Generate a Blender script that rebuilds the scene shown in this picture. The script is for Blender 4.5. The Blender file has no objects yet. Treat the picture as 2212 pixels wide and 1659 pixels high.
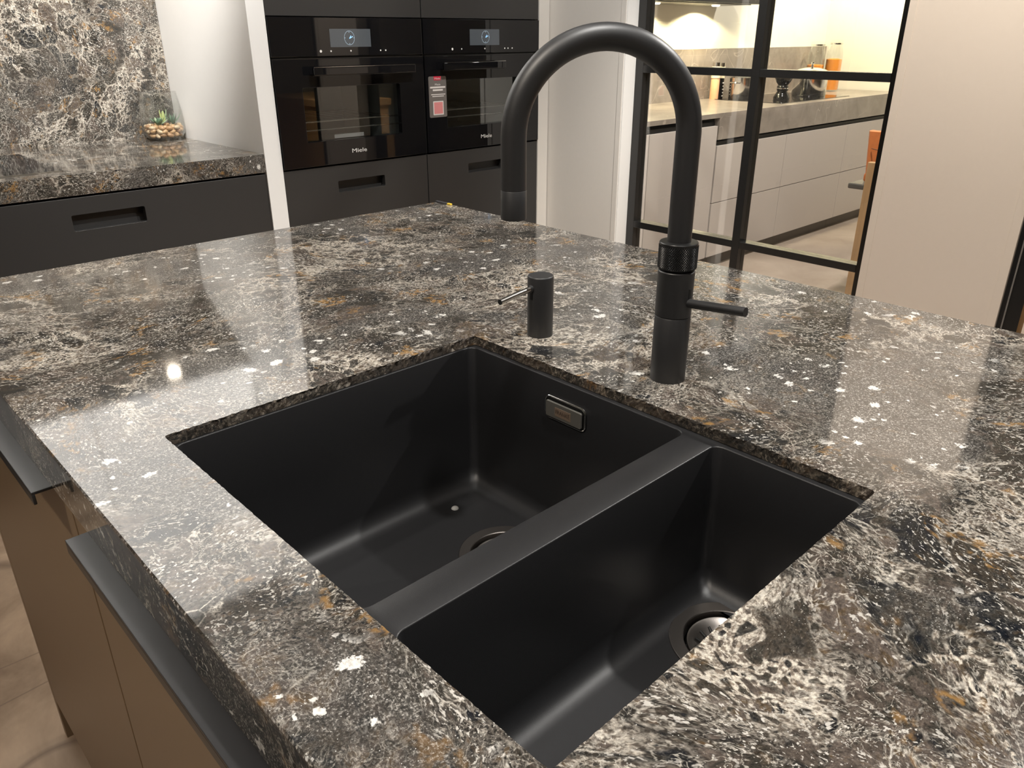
import bpy, bmesh, math, random
from mathutils import Vector, Matrix

# ------------------------------------------------------------------ camera, world, lights, exposure
SC = bpy.context.scene
COL = SC.collection
random.seed(7)
PI = math.pi

CAM_Z = 1.2756
YAW, PIT, ROL, FPX = 0.811708616, -0.422073203, -0.00162991, 1682.95
fw = Vector((math.cos(PIT) * math.cos(YAW), math.cos(PIT) * math.sin(YAW), math.sin(PIT)))
rt = Vector((math.sin(YAW), -math.cos(YAW), 0))
up = rt.cross(fw)
r2 = math.cos(ROL) * rt + math.sin(ROL) * up
u2 = -math.sin(ROL) * rt + math.cos(ROL) * up
cam_d = bpy.data.cameras.new('camera')
cam_d.sensor_width = 36.0
cam_d.lens = 36.0 * FPX / 2212.0
cam_d.clip_start = 0.02
cam = bpy.data.objects.new('camera', cam_d)
COL.objects.link(cam)
cam.matrix_world = Matrix(((r2.x, u2.x, -fw.x, 0), (r2.y, u2.y, -fw.y, 0), (r2.z, u2.z, -fw.z, CAM_Z), (0, 0, 0, 1)))
SC.camera = cam

SC.view_settings.view_transform = 'Standard'
SC.view_settings.look = 'None'
SC.view_settings.gamma = 1.0
SC.view_settings.use_curve_mapping = False
SC.view_settings.exposure = 0.0

world = bpy.data.worlds.new('world')
SC.world = world
world.use_nodes = True
world.node_tree.nodes['Background'].inputs[0].default_value = (1.0, 0.95, 0.88, 1)
world.node_tree.nodes['Background'].inputs[1].default_value = 0.12

CEIL = 2.85
LAMP_Z = 2.57          # common lamp height, below the ceiling
WARM = (1.0, 0.86, 0.68)
NEUT = (1.0, 0.97, 0.925)


def spot(name, loc, aim, watts, size=100, blend=0.5, rad=0.035, col=NEUT):
    d = bpy.data.lights.new(name, 'SPOT')
    d.energy = watts
    d.spot_size = math.radians(size)
    d.spot_blend = blend
    d.shadow_soft_size = rad
    d.color = col
    o = bpy.data.objects.new(name, d)
    COL.objects.link(o)
    o.location = loc
    v = Vector(aim) - Vector(loc)
    o.rotation_euler = v.to_track_quat('-Z', 'Y').to_euler()
    return o


# key and sink downlights follow the cast shadows; the fill lamps are added
spot('downlight_key', (2.30, 0.03, LAMP_Z), (0.9, 0.45, 0.9), 145, 90, 0.5, 0.025)
spot('downlight_sink', (0.57, 0.165, LAMP_Z), (0.6, 0.3, 0), 78, 100, 0.6, 0.025)
spot('downlight_island_far', (0.85, 1.15, LAMP_Z), (0.95, 1.7, 0), 12, 100, 0.6, 0.04)  # weak added fill over the far part of the island
spot('downlight_cabinet', (0.40, 1.45, LAMP_Z), (0.40, 2.78, 2.2), 330, 90, 0.4, 0.04)  # added to brighten the wall cabinet mirrored in the worktop
spot('downlight_ovens', (1.35, 0.85, LAMP_Z), (1.85, 2.46, 1.1), 140, 90, 0.6, 0.04)  # added front fill for the ovens and white end panel
spot('downlight_aisle', (-0.7, 0.5, LAMP_Z), (-0.5, 0.5, 0), 85, 120, 0.6, 0.05, (1.0, 0.90, 0.78))  # added lamp, brightens the island fronts and aisle floor
spot('downlight_back', (0.2, -1.2, LAMP_Z), (0.2, -1.2, 0), 22, 130, 0.6, 0.05)  # added fill behind the camera
spot('downlight_door', (1.75, 0.50, LAMP_Z), (2.62, 1.15, 0.9), 185, 62, 0.6, 0.04, (1.0, 0.92, 0.82))  # added to lift the brightness of the door wall
# lamp under the wall cabinet in the niche
spot('niche_spotlight', (0.95, 2.885, 1.750), (0.97, 2.885, 0), 4.2, 150, 0.5, 0.022, WARM)
# second kitchen: hood lamps, plus added fill lamps
spot('kitchen_downlight', (3.6, 1.5, LAMP_Z), (3.6, 1.9, 0), 215, 130, 0.5, 0.05, (1.0, 0.93, 0.84))  # added to brighten the cabinet fronts
spot('kitchen_downlight_far', (5.2, 1.6, LAMP_Z), (5.4, 2.5, 0.9), 120, 130, 0.5, 0.05, (1.0, 0.93, 0.84))  # second added fill, towards the far end
spot('hood_lamp', (3.95, 2.98, 1.42), (3.95, 3.02, 0.9), 27, 150, 0.15, 0.02, (1.0, 0.84, 0.52))
spot('hood_lamp', (4.55, 2.98, 1.42), (4.55, 3.02, 0.9), 27, 150, 0.15, 0.02, (1.0, 0.84, 0.52))
spot('wall_lamp', (5.7, 2.5, 2.1), (6.0, 3.0, 1.2), 85, 110, 0.3, 0.03, (1.0, 0.86, 0.56))  # added to brighten the cream wall, not a fitting


# ------------------------------------------------------------------ materials
def new_mat(name):
    m = bpy.data.materials.new(name)
    m.use_nodes = True
    nt = m.node_tree
    return m, nt, nt.nodes['Principled BSDF']


def P(name, col, rough=0.5, metal=0.0, spec=0.5, grain=0.0, gscale=300, bump=0.0, bscale=800, emit=None, estr=0.0, rvar=0.0):
    m, nt, b = new_mat(name)
    b.inputs['Base Color'].default_value = (*col, 1)
    b.inputs['Roughness'].default_value = rough
    b.inputs['Metallic'].default_value = metal
    b.inputs['Specular IOR Level'].default_value = spec
    N = nt.nodes
    L = nt.links
    tc = N.new('ShaderNodeTexCoord')
    if grain > 0:
        n = N.new('ShaderNodeTexNoise')
        n.inputs['Scale'].default_value = gscale
        n.inputs['Detail'].default_value = 3
        L.new(tc.outputs['Object'], n.inputs['Vector'])
        mx = N.new('ShaderNodeMixRGB')
        mx.blend_type = 'MIX'
        mx.inputs[1].default_value = (*[c * (1 - grain) for c in col], 1)
        mx.inputs[2].default_value = (*[min(1, c * (1 + grain)) for c in col], 1)
        L.new(n.outputs['Fac'], mx.inputs[0])
        L.new(mx.outputs[0], b.inputs['Base Color'])
    if bump > 0:
        n2 = N.new('ShaderNodeTexNoise')
        n2.inputs['Scale'].default_value = bscale
        n2.inputs['Detail'].default_value = 2
        L.new(tc.outputs['Object'], n2.inputs['Vector'])
        bp = N.new('ShaderNodeBump')
        bp.inputs['Strength'].default_value = bump
        bp.inputs['Distance'].default_value = 0.001
        L.new(n2.outputs['Fac'], bp.inputs['Height'])
        L.new(bp.outputs[0], b.inputs['Normal'])
    if emit:
        b.inputs['Emission Color'].default_value = (*emit, 1)
        b.inputs['Emission Strength'].default_value = estr
    return m


def stone_mat(name, shift=(0, 0, 0), rich_lo=0.46, pebbles=True):
    """dark quartz slab: rounded umber and charcoal stones of three sizes in a patchy cream matrix, white pebbles, ochre stains, glints painted as pale specks"""
    m, nt, b = new_mat(name)
    N, L = nt.nodes, nt.links

    def nd(t, **kw):
        n = N.new(t)
        for k, v in kw.items():
            setattr(n, k, v)
        return n

    def put(sock, v):
        if isinstance(v, tuple):
            sock.default_value = (*v, 1) if len(v) == 3 and sock.type == 'RGBA' else v
        elif isinstance(v, (int, float)):
            sock.default_value = v
        else:
            L.new(v, sock)

    def mth(op, a, c=None, clamp=False):
        n = nd('ShaderNodeMath', operation=op, use_clamp=clamp)
        put(n.inputs[0], a)
        if c is not None:
            put(n.inputs[1], c)
        return n.outputs[0]

    def noise(vec, scale, detail=2.0, rough=0.5, dist=0.0, out='Fac'):
        n = nd('ShaderNodeTexNoise')
        n.inputs['Scale'].default_value = scale
        n.inputs['Detail'].default_value = detail
        n.inputs['Roughness'].default_value = rough
        n.inputs['Distortion'].default_value = dist
        L.new(vec, n.inputs['Vector'])
        return n.outputs[out]

    def ss(v, lo, hi, a=0.0, c=1.0, kind='SMOOTHSTEP'):
        n = nd('ShaderNodeMapRange', interpolation_type=kind)
        put(n.inputs['Value'], v)
        for key, val in (('From Min', lo), ('From Max', hi), ('To Min', a), ('To Max', c)):
            put(n.inputs[key], val)
        return n.outputs[0]

    def mix(f, a, c):
        n = nd('ShaderNodeMixRGB')
        put(n.inputs[0], f)
        put(n.inputs[1], a)
        put(n.inputs[2], c)
        return n.outputs[0]

    def warp(vec, scale, amp, detail=1.0):
        n = noise(vec, scale, detail, out='Color')
        s = nd('ShaderNodeVectorMath', operation='SUBTRACT')
        L.new(n, s.inputs[0])
        s.inputs[1].default_value = (0.5, 0.5, 0.5)
        k = nd('ShaderNodeVectorMath', operation='SCALE')
        L.new(s.outputs[0], k.inputs[0])
        k.inputs['Scale'].default_value = amp
        a = nd('ShaderNodeVectorMath', operation='ADD')
        L.new(vec, a.inputs[0])
        L.new(k.outputs[0], a.inputs[1])
        return a.outputs[0]

    def vor(vec, scale, feature='F1', rnd=1.0):
        n = nd('ShaderNodeTexVoronoi', feature=feature)
        n.inputs['Scale'].default_value = scale
        n.inputs['Randomness'].default_value = rnd
        L.new(vec, n.inputs['Vector'])
        return n.outputs

    def rgb(sock):
        n = nd('ShaderNodeSeparateColor')
        L.new(sock, n.inputs[0])
        return n.outputs

    def ramp(f, stops):
        n = nd('ShaderNodeValToRGB')
        e = n.color_ramp.elements
        e[0].position, e[0].color = stops[0][0], (*stops[0][1], 1)
        e[1].position, e[1].color = stops[-1][0], (*stops[-1][1], 1)
        for p_, c_ in stops[1:-1]:
            q = e.new(p_)
            q.color = (*c_, 1)
        L.new(f, n.inputs[0])
        return n.outputs[0]

    tc = nd('ShaderNodeTexCoord')
    mp = nd('ShaderNodeMapping')
    mp.inputs['Location'].default_value = shift
    L.new(tc.outputs['Object'], mp.inputs['Vector'])
    p0 = mp.outputs[0]
    pw = warp(p0, 3.2, 0.15, 1.0)          # slow swirl
    p1 = warp(pw, 12.0, 0.034, 1.0)
    p2 = warp(p1, 45.0, 0.009, 1.0)
    p3 = warp(p2, 160.0, 0.0030, 2.0)

    # slow zones over the slab
    zc = noise(pw, 6.0, 2.0, 0.55)          # how creamy the matrix is
    zs = noise(p1, 4.6, 3.0, 0.55)                # grey speckled zones with pebbles
    speck_zone = ss(zs, 0.52, 0.62, 0.0, 1.0 if pebbles else 0.35)
    fine = noise(p3, 330.0, 2.0, 0.65)
    mid = noise(p2, 85.0, 3.0, 0.6)
    streak = noise(p3, 60.0, 4.0, 0.65, 1.2)

    def stones(vec, scale, lo, hi, soft):
        e = vor(vec, scale, 'DISTANCE_TO_EDGE')['Distance']
        wn = noise(vec, scale * 0.32, 1.0)
        w = ss(wn, 0.32, 0.68, lo, hi)
        cell = rgb(vor(vec, scale)['Color'])
        return ss(e, w, mth('ADD', w, soft)), cell

    s1, c1 = stones(p2, 20.0, 0.008, 0.17, 0.05)
    s2, c2 = stones(p2, 62.0, 0.03, 0.22, 0.08)
    s3, c3 = stones(p3, 165.0, 0.06, 0.28, 0.12)
    stops = ((0.0, (0.008, 0.010, 0.014)), (0.16, (0.022, 0.022, 0.021)), (0.34, (0.045, 0.037, 0.029)), (0.50, (0.027, 0.026, 0.022)), (0.66, (0.066, 0.053, 0.044)), (0.82, (0.105, 0.086, 0.074)), (0.93, (0.075, 0.051, 0.027)), (1.0, (0.135, 0.115, 0.10)))

    def tone(cell, k):
        f = mth('ADD', mth('MULTIPLY', cell[0], 0.85), mth('MULTIPLY', mth('SUBTRACT', mid, 0.42), 1.1))
        return ramp(mth('ADD', f, k), stops)
    t1, t2, t3 = tone(c1, 0.0), tone(c2, -0.02), tone(c3, -0.06)
    # cream matrix, brown where the zone is poor
    cream = mix(ss(fine, 0.38, 0.60), (0.18, 0.150, 0.122), (0.54, 0.495, 0.425))
    lean = mix(ss(fine, 0.36, 0.66), (0.020, 0.018, 0.016), (0.135, 0.120, 0.105))
    rich = ss(zc, rich_lo, rich_lo + 0.18)
    col = mix(rich, lean, cream)
    col = mix(mth('MULTIPLY', s3, 0.95), col, t3)
    col = mix(mth('MULTIPLY', s2, 0.95), col, t2)
    # big stones stay whole where the matrix is lean, break up where it is rich
    whole = ss(mth('ADD', noise(pw, 15.0, 1.0), mth('MULTIPLY', c1[1], 0.30)), 0.45, 0.57)
    col = mix(mth('MULTIPLY', mth('MULTIPLY', s1, 0.96), whole), col, t1)
    # hairline threads that flow between the stones
    e1 = vor(p3, 27.0, 'DISTANCE_TO_EDGE')['Distance']
    thin = ss(e1, 0.003, 0.028, 1.0, 0.0)
    thin = mth('MULTIPLY', thin, ss(noise(p2, 24.0, 2.0), 0.50, 0.64))
    for sc_, wd, zz_ in ((38.0, 0.020, 8.0), (95.0, 0.030, 13.0)):
        rn = mth('ABSOLUTE', mth('SUBTRACT', noise(p2, sc_, 3.0, 0.60, 0.6), 0.5))
        sq = mth('MULTIPLY', ss(rn, 0.004, wd, 1.0, 0.0), ss(noise(p1, zz_, 2.0), 0.44, 0.58))
        thin = mth('MAXIMUM', thin, mth('MULTIPLY', sq, 0.8))
    col = mix(mth('MULTIPLY', thin, ss(fine, 0.34, 0.56, 0.15, 0.80)), col, (0.52, 0.485, 0.425))
    # dark fine grain and pale dust inside the stones
    col = mix(ss(streak, 0.50, 0.74, 0.0, 0.55), col, (0.018, 0.017, 0.016))
    dust = noise(p2, 900.0, 1.0)
    col = mix(ss(dust, 0.60, 0.78, 0.0, 0.20), col, (0.40, 0.36, 0.31))
    # granular relief of tone and small pale flecks everywhere
    gr = noise(p2, 420.0, 3.0, 0.75)
    gm = nd('ShaderNodeMixRGB', blend_type='MULTIPLY')
    gm.inputs[0].default_value = 1.0
    L.new(col, gm.inputs[1])
    L.new(ramp(gr, ((0.30, (0.50, 0.50, 0.50)), (0.50, (1.0, 1.0, 1.0)), (0.70, (1.6, 1.58, 1.54)))), gm.inputs[2])
    col = gm.outputs[0]
    fleck = mth('MULTIPLY', ss(noise(p3, 260.0, 2.0, 0.6), 0.58, 0.66), ss(noise(p1, 14.0, 2.0), 0.40, 0.58))
    col = mix(mth('MULTIPLY', fleck, 0.80), col, (0.64, 0.61, 0.56))
    # ochre stains
    om = mth('MULTIPLY', ss(noise(p1, 17.0, 3.0, 0.6), 0.575, 0.66), ss(noise(p3, 110.0, 2.0, 0.6), 0.44, 0.62))
    col = mix(mth('MULTIPLY', om, 0.65), col, (0.34, 0.190, 0.060))
    # grey speckled zones with drifts of white pebbles
    sp_n = noise(p0, 520.0, 2.0, 0.7)
    speck = ramp(sp_n, ((0.30, (0.022, 0.022, 0.021)), (0.48, (0.050, 0.047, 0.043)), (0.58, (0.14, 0.13, 0.12)), (0.70, (0.52, 0.50, 0.46))))
    col = mix(mth('MULTIPLY', speck_zone, 0.72), col, speck)
    pv = warp(warp(p0, 30.0, 0.02), 140.0, 0.006, 2.0)
    for sc_, lim in (((44.0, 0.73), (95.0, 0.84)) if pebbles else ((90.0, 0.90),)):
        pb = vor(pv, sc_)
        pc = rgb(pb['Color'])
        rad = ss(pc[2], 0.0, 1.0, 0.16, 0.44, 'LINEAR')
        peb = mth('MULTIPLY', ss(mth('ADD', mth('SUBTRACT', rad, pb['Distance']), mth('MULTIPLY', mth('SUBTRACT', fine, 0.5), 0.5)), 0.0, 0.10), mth('MULTIPLY', mth('GREATER_THAN', pc[1], lim), ss(zs, 0.52, 0.58)))
        col = mix(peb, col, mix(ss(fine, 0.35, 0.6), (0.50, 0.48, 0.45), (0.74, 0.72, 0.68)))
    # mineral glints, painted into the colour as pale specks
    gl = vor(p0, 800.0)
    gc = rgb(gl['Color'])
    glint = mth('MULTIPLY', mth('GREATER_THAN', gc[0], 0.968), ss(gl['Distance'], 0.22, 0.34, 1.0, 0.0))
    col = mix(mth('MULTIPLY', glint, 0.8), col, (0.72, 0.71, 0.68))
    L.new(col, b.inputs['Base Color'])
    b.inputs['Roughness'].default_value = 0.06
    b.inputs['IOR'].default_value = 1.58
    return m


def vein_stone(name, c0, c1, cv, rough=0.3, scale=6.0):
    m, nt, b = new_mat(name)
    N, L = nt.nodes, nt.links
    tc = N.new('ShaderNodeTexCoord')
    n = N.new('ShaderNodeTexNoise')
    n.inputs['Scale'].default_value = scale
    n.inputs['Detail'].default_value = 6
    n.inputs['Roughness'].default_value = 0.62
    n.inputs['Distortion'].default_value = 0.6
    L.new(tc.outputs['Object'], n.inputs['Vector'])
    r = N.new('ShaderNodeValToRGB')
    r.color_ramp.elements[0].position = 0.32
    r.color_ramp.elements[0].color = (*c0, 1)
    r.color_ramp.elements[1].position = 0.68
    r.color_ramp.elements[1].color = (*c1, 1)
    L.new(n.outputs['Fac'], r.inputs[0])
    n2 = N.new('ShaderNodeTexNoise')
    n2.inputs['Scale'].default_value = scale * 0.45
    n2.inputs['Detail'].default_value = 2
    n2.inputs['Distortion'].default_value = 0.8
    L.new(tc.outputs['Object'], n2.inputs['Vector'])
    s = N.new('ShaderNodeMath')
    s.operation = 'SUBTRACT'
    L.new(n2.outputs['Fac'], s.inputs[0])
    s.inputs[1].default_value = 0.5
    a = N.new('ShaderNodeMath')
    a.operation = 'ABSOLUTE'
    L.new(s.outputs[0], a.inputs[0])
    mr = N.new('ShaderNodeMapRange')
    mr.inputs['From Min'].default_value = 0.0
    mr.inputs['From Max'].default_value = 0.006
    mr.inputs['To Min'].default_value = 0.7
    mr.inputs['To Max'].default_value = 0.0
    L.new(a.outputs[0], mr.inputs['Value'])
    mx = N.new('ShaderNodeMixRGB')
    L.new(mr.outputs[0], mx.inputs[0])
    L.new(r.outputs[0], mx.inputs[1])
    mx.inputs[2].default_value = (*cv, 1)
    L.new(mx.outputs[0], b.inputs['Base Color'])
    b.inputs['Roughness'].default_value = rough
    return m


def wood_mat(name, c0, c1, rough=0.45, axis='Z'):
    m, nt, b = new_mat(name)
    N, L = nt.nodes, nt.links
    tc = N.new('ShaderNodeTexCoord')
    mp = N.new('ShaderNodeMapping')
    sc = {'X': (2, 40, 40), 'Y': (40, 2, 40), 'Z': (40, 40, 2)}[axis]
    mp.inputs['Scale'].default_value = sc
    L.new(tc.outputs['Object'], mp.inputs['Vector'])
    n = N.new('ShaderNodeTexNoise')
    n.inputs['Scale'].default_value = 2.0
    n.inputs['Detail'].default_value = 5
    n.inputs['Distortion'].default_value = 0.4
    L.new(mp.outputs[0], n.inputs['Vector'])
    mx = N.new('ShaderNodeMixRGB')
    mx.inputs[1].default_value = (*c0, 1)
    mx.inputs[2].default_value = (*c1, 1)
    L.new(n.outputs['Fac'], mx.inputs[0])
    L.new(mx.outputs[0], b.inputs['Base Color'])
    b.inputs['Roughness'].default_value = rough
    return m


def thin_glass(name, tint=(0.96, 0.97, 0.96), refl=0.08, rough=0.0, edge=0.45):
    m = bpy.data.materials.new(name)
    m.use_nodes = True
    nt = m.node_tree
    nt.nodes.clear()
    out = nt.nodes.new('ShaderNodeOutputMaterial')
    tr = nt.nodes.new('ShaderNodeBsdfTransparent')
    tr.inputs[0].default_value = (*tint, 1)
    gl = nt.nodes.new('ShaderNodeBsdfGlossy')
    gl.inputs[0].default_value = (1, 1, 1, 1)
    gl.inputs['Roughness'].default_value = rough
    lw = nt.nodes.new('ShaderNodeLayerWeight')
    lw.inputs[0].default_value = 0.35
    fr = nt.nodes.new('ShaderNodeMapRange')
    fr.inputs['From Min'].default_value = 0.0
    fr.inputs['From Max'].default_value = 1.0
    fr.inputs['To Min'].default_value = refl * 0.4
    fr.inputs['To Max'].default_value = edge
    nt.links.new(lw.outputs['Facing'], fr.inputs['Value'])
    mx = nt.nodes.new('ShaderNodeMixShader')
    nt.links.new(fr.outputs[0], mx.inputs[0])
    nt.links.new(tr.outputs[0], mx.inputs[1])
    nt.links.new(gl.outputs[0], mx.inputs[2])
    nt.links.new(mx.outputs[0], out.inputs[0])
    return m


M_STONE = stone_mat('dark_quartz')
M_CUT = stone_mat('raw_cut_stone', (0.1, 0.2, 0.3), 0.50, False)
_nt = M_CUT.node_tree
_b = _nt.nodes['Principled BSDF']
_mx = _nt.nodes.new('ShaderNodeMixRGB')
_mx.blend_type = 'MULTIPLY'
_mx.inputs[0].default_value = 1.0
_mx.inputs[2].default_value = (0.55, 0.50, 0.44, 1)
_nt.links.new(_b.inputs['Base Color'].links[0].from_socket, _mx.inputs[1])
_nt.links.new(_mx.outputs[0], _b.inputs['Base Color'])
_b.inputs['Roughness'].default_value = 0.7
M_OVERFLOW = P('overflow_steel', (0.15, 0.145, 0.13), 0.42, 0.35)
M_SPLASH = stone_mat('dark_quartz_splash', (0.37, 0.0, 0.61), 0.37, False)
M_SINK = P('black_granite_composite', (0.0135, 0.0135, 0.0145), 0.38, 0, 0.5, grain=0.25, gscale=1500, bump=0.12, bscale=2500)
M_FAUCET = P('matt_black_metal', (0.0115, 0.0115, 0.0125), 0.46, 0, 0.9, bump=0.03, bscale=3000)
M_KNURL = P('knurled_black_metal', (0.012, 0.012, 0.012), 0.32)
M_DARKSLOT = P('slot_black', (0.003, 0.003, 0.003), 0.6)
M_GUN = P('gunmetal_lever', (0.55, 0.53, 0.50), 0.25, 1.0)
M_STEEL_DARK = P('brushed_dark_steel', (0.30, 0.275, 0.255), 0.33, 1.0, bump=0.05, bscale=1200)
M_CHROME = P('chrome', (0.75, 0.74, 0.71), 0.12, 1.0)
M_TAN = P('tan_print', (0.18, 0.13, 0.095), 0.5)
M_BROWNPRINT = P('brown_print', (0.055, 0.038, 0.027), 0.5)
M_FRONT = P('warm_bronze_lacquer', (0.215, 0.148, 0.085), 0.38, 0, 0.5, grain=0.06, gscale=900)
M_PULL = P('black_anodised_pull', (0.022, 0.022, 0.023), 0.36, 0, 0.5)
M_PLINTH = P('plinth_black', (0.012, 0.011, 0.010), 0.5)
M_CAB = P('matt_black_cabinet', (0.034, 0.033, 0.0325), 0.40, 0, 0.5, grain=0.05, gscale=1200)
M_CARC = P('carcass_black', (0.008, 0.008, 0.008), 0.6)
M_WHITE = P('white_panel', (0.88, 0.875, 0.86), 0.5, grain=0.01, gscale=40)
M_WALL = P('white_wall', (0.70, 0.675, 0.635), 0.65, grain=0.015, gscale=60, bump=0.05, bscale=500)
M_WALLWARM = P('warm_lit_wall', (0.65, 0.575, 0.50), 0.7, grain=0.015, gscale=60, bump=0.05, bscale=500)  # white wall under warm light, the warmth put into the colour
M_WALLG = P('greige_wall', (0.56, 0.535, 0.50), 0.7, grain=0.015, gscale=60)
M_CEIL = P('grey_ceiling', (0.30, 0.295, 0.29), 0.8, grain=0.01, gscale=20)
M_OVEN = P('black_glass', (0.006, 0.006, 0.007), 0.03, 0, 0.6)
M_OVENTRIM = P('oven_trim_steel', (0.10, 0.10, 0.10), 0.3, 1.0)
M_CAVITY = P('oven_enamel', (0.34, 0.35, 0.34), 0.45)
M_OVENGLASS = thin_glass('oven_window_glass', (0.72, 0.74, 0.74))
M_RACK = P('rack_steel', (0.62, 0.60, 0.55), 0.25, 1.0)
M_SCREEN = P('oven_screen', (0.06, 0.065, 0.07), 0.08, emit=(0.10, 0.12, 0.14), estr=0.25)
M_CLOCK = P('clock_print', (0.3, 0.4, 0.5), 0.4, emit=(0.45, 0.60, 0.72), estr=0.35)
M_HANDS = P('clock_hands_light', (0.3, 0.5, 0.8), 0.4, emit=(0.30, 0.62, 1.0), estr=1.0)
M_ICON = P('icon_print', (0.7, 0.68, 0.64), 0.4, emit=(0.6, 0.58, 0.54), estr=0.25)
M_LOGO = P('logo_print', (0.75, 0.75, 0.73), 0.35)
M_CARD = P('card_grey', (0.16, 0.145, 0.135), 0.45)
M_RED = P('card_red', (0.62, 0.025, 0.06), 0.45)
M_PINK = P('card_pink', (0.72, 0.27, 0.27), 0.5, grain=0.3, gscale=500)
M_CARDWHITE = P('card_white', (0.75, 0.72, 0.70), 0.5)
M_FRAME = P('black_steel_frame', (0.012, 0.012, 0.012), 0.26, 0, 0.6)
M_GLASS = thin_glass('door_glass')
M_VASE = thin_glass('vase_glass', (0.985, 0.99, 0.985), 0.06, 0.0, 0.28)
M_FLOOR = vein_stone('stone_floor', (0.20, 0.135, 0.09), (0.56, 0.42, 0.30), (0.17, 0.12, 0.09), 0.35, 3.2)
M_FLOOR2 = vein_stone('kitchen_floor', (0.30, 0.24, 0.20), (0.42, 0.35, 0.30), (0.36, 0.30, 0.25), 0.4, 3.0)
M_GREIGE = P('greige_cabinet', (0.50, 0.45, 0.425), 0.45, grain=0.01, gscale=50)
M_TOP2 = vein_stone('grey_brown_marble', (0.19, 0.160, 0.140), (0.31, 0.270, 0.235), (0.48, 0.42, 0.36), 0.28, 7.0)
M_WALL2 = P('cream_wall', (0.85, 0.82, 0.72), 0.7, grain=0.01, gscale=30)
M_STEEL = P('polished_steel', (0.72, 0.71, 0.69), 0.13, 1.0)
M_HOB = P('hob_glass', (0.010, 0.010, 0.011), 0.05, 0, 0.5)
M_LENTIL = P('orange_lentils', (0.85, 0.30, 0.04), 0.7, grain=0.25, gscale=350)
M_SALT = P('pink_salt', (0.75, 0.40, 0.22), 0.6, grain=0.2, gscale=300)
M_CREAMCAP = P('cream_cap', (0.78, 0.68, 0.48), 0.5)
M_BLACKGLOSS = P('gloss_black', (0.008, 0.008, 0.008), 0.12)
M_ORANGE = P('orange_leather', (0.52, 0.155, 0.04), 0.5, grain=0.15, gscale=60, bump=0.15, bscale=300)
M_OAK = wood_mat('oak', (0.42, 0.26, 0.13), (0.60, 0.40, 0.22))
M_OAKWARM = wood_mat('warm_oak', (0.48, 0.25, 0.09), (0.62, 0.36, 0.15))
M_STOOLGREY = P('grey_metal_seat', (0.10, 0.095, 0.09), 0.4)
M_LEAF = P('succulent_green', (0.13, 0.22, 0.14), 0.5, grain=0.3, gscale=40)
M_LEAFPALE = P('succulent_pale', (0.30, 0.38, 0.24), 0.5, grain=0.2, gscale=40)
M_LEAFDARK = P('succulent_dark', (0.07, 0.13, 0.08), 0.5, grain=0.3, gscale=40)
M_BUD = P('yellow_green_bud', (0.42, 0.48, 0.20), 0.5, grain=0.2, gscale=60)
M_PEBS = [P('pebble_tan', (0.50, 0.32, 0.17), 0.28, grain=0.2, gscale=50), P('pebble_cream', (0.62, 0.48, 0.32), 0.28, grain=0.15, gscale=50),
          P('pebble_brown', (0.42, 0.25, 0.13), 0.3, grain=0.2, gscale=50)]
M_LAMP = P('lamp_lens', (0.9, 0.85, 0.7), 0.3, emit=(1.0, 0.86, 0.6), estr=14.0)
M_YELLOW = P('yellow_tip', (0.75, 0.50, 0.05), 0.4)
M_WATERDROP = P('water_drop', (0.45, 0.45, 0.44), 0.04, 0, 0.8)

# ------------------------------------------------------------------ mesh helpers
OFF = {}


def thing(name, label, cat, base=(0, 0, 0), group=None):
    o = bpy.data.objects.new(name, None)
    COL.objects.link(o)
    o.empty_display_size = 0.05
    o.location = base
    OFF[o.name] = Vector(base)
    o['label'] = label
    o['category'] = cat
    if group:
        o['group'] = group
    return o


def mk(name, bm, mat, parent=None, bevel=0.0, smooth=False, seg=2, recalc=True, angle=35):
    if recalc:
        bmesh.ops.recalc_face_normals(bm, faces=bm.faces)
    me = bpy.data.meshes.new(name)
    bm.to_mesh(me)
    bm.free()
    off = OFF[parent.name] if parent else Vector((0, 0, 0))
    if parent:
        me.transform(Matrix.Translation(-off))
    me.materials.append(mat)
    o = bpy.data.objects.new(name, me)
    COL.objects.link(o)
    if parent:
        o.parent = parent
    OFF[o.name] = off
    if smooth:
        for p in me.polygons:
            p.use_smooth = True
        try:
            me.set_sharp_from_angle(angle=math.radians(angle))
        except Exception:
            pass
    if bevel > 0:
        md = o.modifiers.new('bevel', 'BEVEL')
        md.width = bevel
        md.segments = seg
        md.limit_method = 'ANGLE'
        md.angle_limit = math.radians(40)
    return o


def solo(o, label, cat, group=None):
    o['label'] = label
    o['category'] = cat
    if group:
        o['group'] = group
    return o


def struct(o, label=None):
    o['kind'] = 'structure'
    if label:
        o['label'] = label
    return o


def recentre(o):
    """give a top-level single-mesh thing its origin at the middle of its base"""
    me = o.data
    xs = [v.co for v in me.vertices]
    c = Vector(((min(v.x for v in xs) + max(v.x for v in xs)) / 2, (min(v.y for v in xs) + max(v.y for v in xs)) / 2, min(v.z for v in xs)))
    me.transform(Matrix.Translation(-c))
    o.location = c
    OFF[o.name] = c
    return o


def box(x0, x1, y0, y1, z0, z1, bm=None):
    bm = bm or bmesh.new()
    v = [bm.verts.new((x, y, z)) for z in (z0, z1) for y in (y0, y1) for x in (x0, x1)]
    for f in ((0, 2, 3, 1), (4, 5, 7, 6), (0, 1, 5, 4), (2, 6, 7, 3), (0, 4, 6, 2), (1, 3, 7, 5)):
        bm.faces.new([v[i] for i in f])
    return bm


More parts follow.
